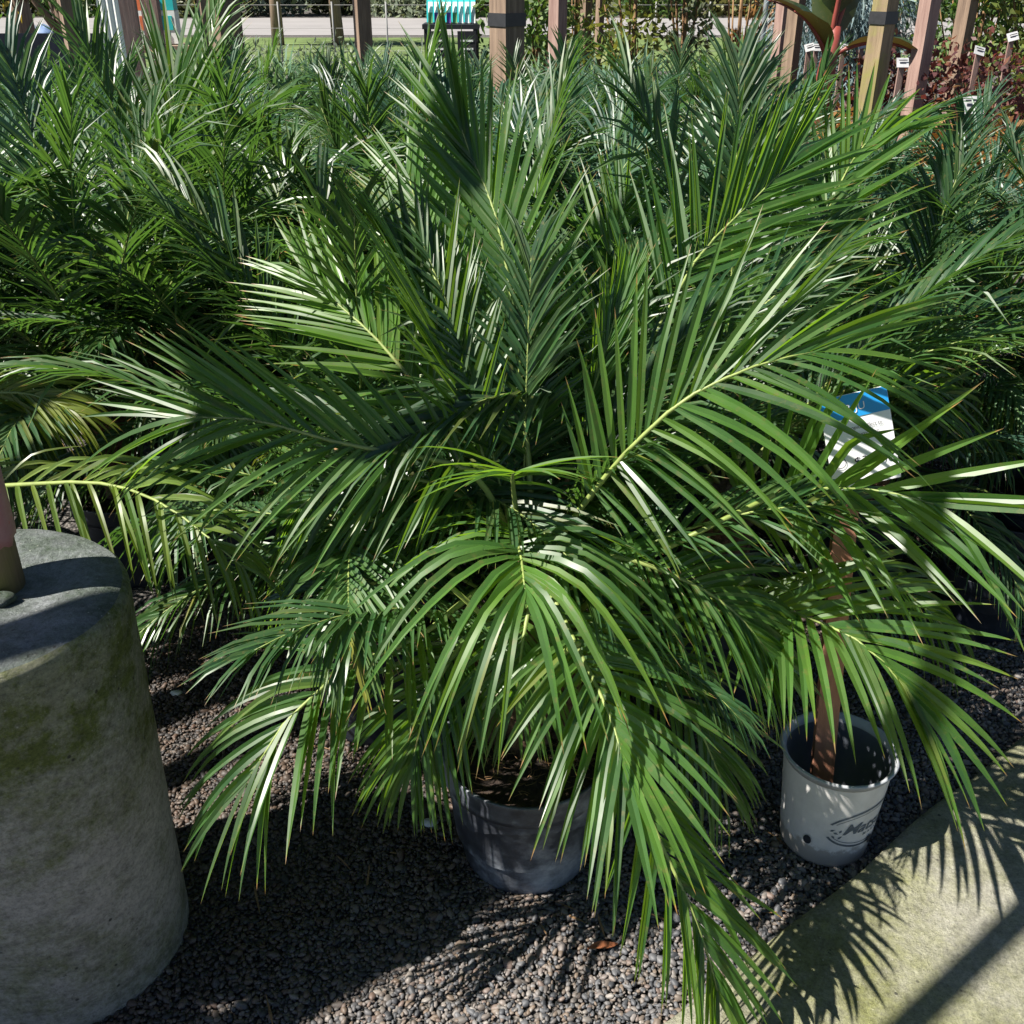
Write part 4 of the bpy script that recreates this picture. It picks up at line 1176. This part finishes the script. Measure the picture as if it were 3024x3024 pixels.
for sx in (-.27, .27):
    m = MB(); m.box((sx, 0, (zp - .05) / 2), (.06, .36, zp - .06)); m.build('leg', M_WOOD, rt)
p = at(332, 60, 8.2); m = MB(); vs = []
n = 24; cw = .19
for i in range(n + 1):
    for z in (.1, 2.8): vs.append(((i / n - .5) * cw, .008 * math.sin(i / n * 6.2832 * 4), z))
    for z in (.1, 2.8): vs.append(((i / n - .5) * cw, .008 * math.sin(i / n * 6.2832 * 4) + .003, z))
m.add(vs, [(4 * i, 4 * i + 4, 4 * i + 5, 4 * i + 1) for i in range(n)] + [(4 * i + 2, 4 * i + 3, 4 * i + 7, 4 * i + 6) for i in range(n)], 0, True)
tag(m.build('corrugated_sheet', M_BAGW, None, (p.x, 8.2, 0)), 'upright white corrugated sheet beside the purplish post', 'sheet')

# ------------------------------------------------------------------ far background
fx = at(110, 150, 14)
rt = empty('mesh_fence', (fx.x - .6, 14, 0), 'low dark navy shade cloth fence at the far left', 'fence')
m = MB(); m.box((0, 0, .53), (3.4, .02, .8)); m.build('cloth', M_TARP, rt)
for x in (-1.6, 0, 1.6):
    m = MB(); m.tube([(x, -.03, 0), (x, -.03, 1.0)], .025, 8); m.build('fence_post', M_DARK, rt)
# wire fence along the lawn
rt = empty('wire_fence', (3.5, 19, 0), 'thin wire fence with light posts along the lawn far behind', 'fence')
M_PALE = simple('pale_fence_post', (.22, .22, .21), .6, .3, .1, 10, 0)
for k in range(26):
    m = MB(); m.tube([(-11 + k * .9, 0, 0), (-11 + k * .9, 0, 1.15)], .014, 6); m.build('fence_post', M_PALE, rt)
for z in (.4, .75, 1.1):
    m = MB(); m.tube([(-11, 0, z), (11.5, 0, z)], .0035, 4); m.build('wire', M_PALE, rt)

ti = 0
def far_tree(px, Y, w, h, mat, label, n=2600, z0=.6, size=.42):
    global ti; ti += 1
    x = at(px, 0, Y).x
    shrub('far_tree', x, Y, z0, w, h, n, size, mat, label, 'tree', 900 + ti, 'trees beyond the road', 1, 14, 1.7, 0, .16, M_WOOD)
far = [(60, F_OLIVE), (330, F_GREEN), (560, F_OLIVE), (800, F_GREY), (1010, F_OLIVE), (1230, F_GREY), (1450, F_OLIVE), (1680, F_GREY), (1920, F_GREEN), (2160, F_OLIVE), (2420, F_GREEN), (2680, F_OLIVE), (2950, F_GREEN), (3200, F_OLIVE), (-180, F_GREEN)]
for i, (px, mt) in enumerate(sorted(far, key=lambda f: f[0])):
    far_tree(px, 43.5 + (i % 3), 4.6, 4.0, mt, '%s tree from the left in the row beyond the road' % (ORD + ['thirteenth', 'fourteenth', 'fifteenth'])[i], 3600, -.9, .26)
far_tree(60, 16, 1.9, 2.4, F_YEL, 'yellow leaved young tree with pale trunk at the upper left', 1500, 1.25, .16)
far_tree(170, 18, 2.0, 2.4, F_GREEN, 'green young tree right of the yellow tree at upper left', 1500, .7, .16)
for px, lb in ((810, 'left of two small trees standing on the lawn'), (990, 'right of two small trees standing on the lawn')):
    far_tree(px, 27, 2.4, 2.6, F_OLIVE, lb, 900, 1.2, .2)
# hillside behind the trees
m = MB(); vs = []
for i in range(41):
    x = -110 + 220 * i / 40
    for (y, z) in ((52, -.2), (62, 6 + 1.2 * math.sin(i * .9)), (80, 12 + 2 * math.sin(i * .5))): vs.append((x, y, z))
m.add(vs, [(3 * i + k, 3 * i + 3 + k, 3 * i + 4 + k, 3 * i + 1 + k) for i in range(40) for k in range(2)], 0, True)
tag(m.build('hillside', simple('wooded_bank', (.07, .08, .045), .95, .1, .5, .4, 0)), kind='structure')
# heap under a blue tarp and a pale sack at the far road edge
for (px, w, h, mt, nm, lb) in ((118, .62, .26, simple('blue_tarp', (.13, .20, .34), .6, .3, .3, 9, 0), 'tarp_heap', 'low heap under a dull blue tarp at the road edge far left'), (84, .40, .30, M_BAGW, 'pale_sack', 'pale sack standing left of the blue tarp heap far behind')):
    p = at(px, 80, 31); m = MB()
    rr = random.Random(px)
    m.lathe([(w / 2 * (1 - (k / 6) ** 1.6) + .01, h * k / 6) for k in range(7)], 14, 0, lambda q, a: Vector((q.x * (1 + .15 * math.sin(3 * a)), q.y * .7, q.z * (1 + .12 * math.sin(2 * a + 1)))))
    tag(m.build(nm, mt, None, (p.x, 31.2, .008)), lb, 'heap' if nm == 'tarp_heap' else 'sack')
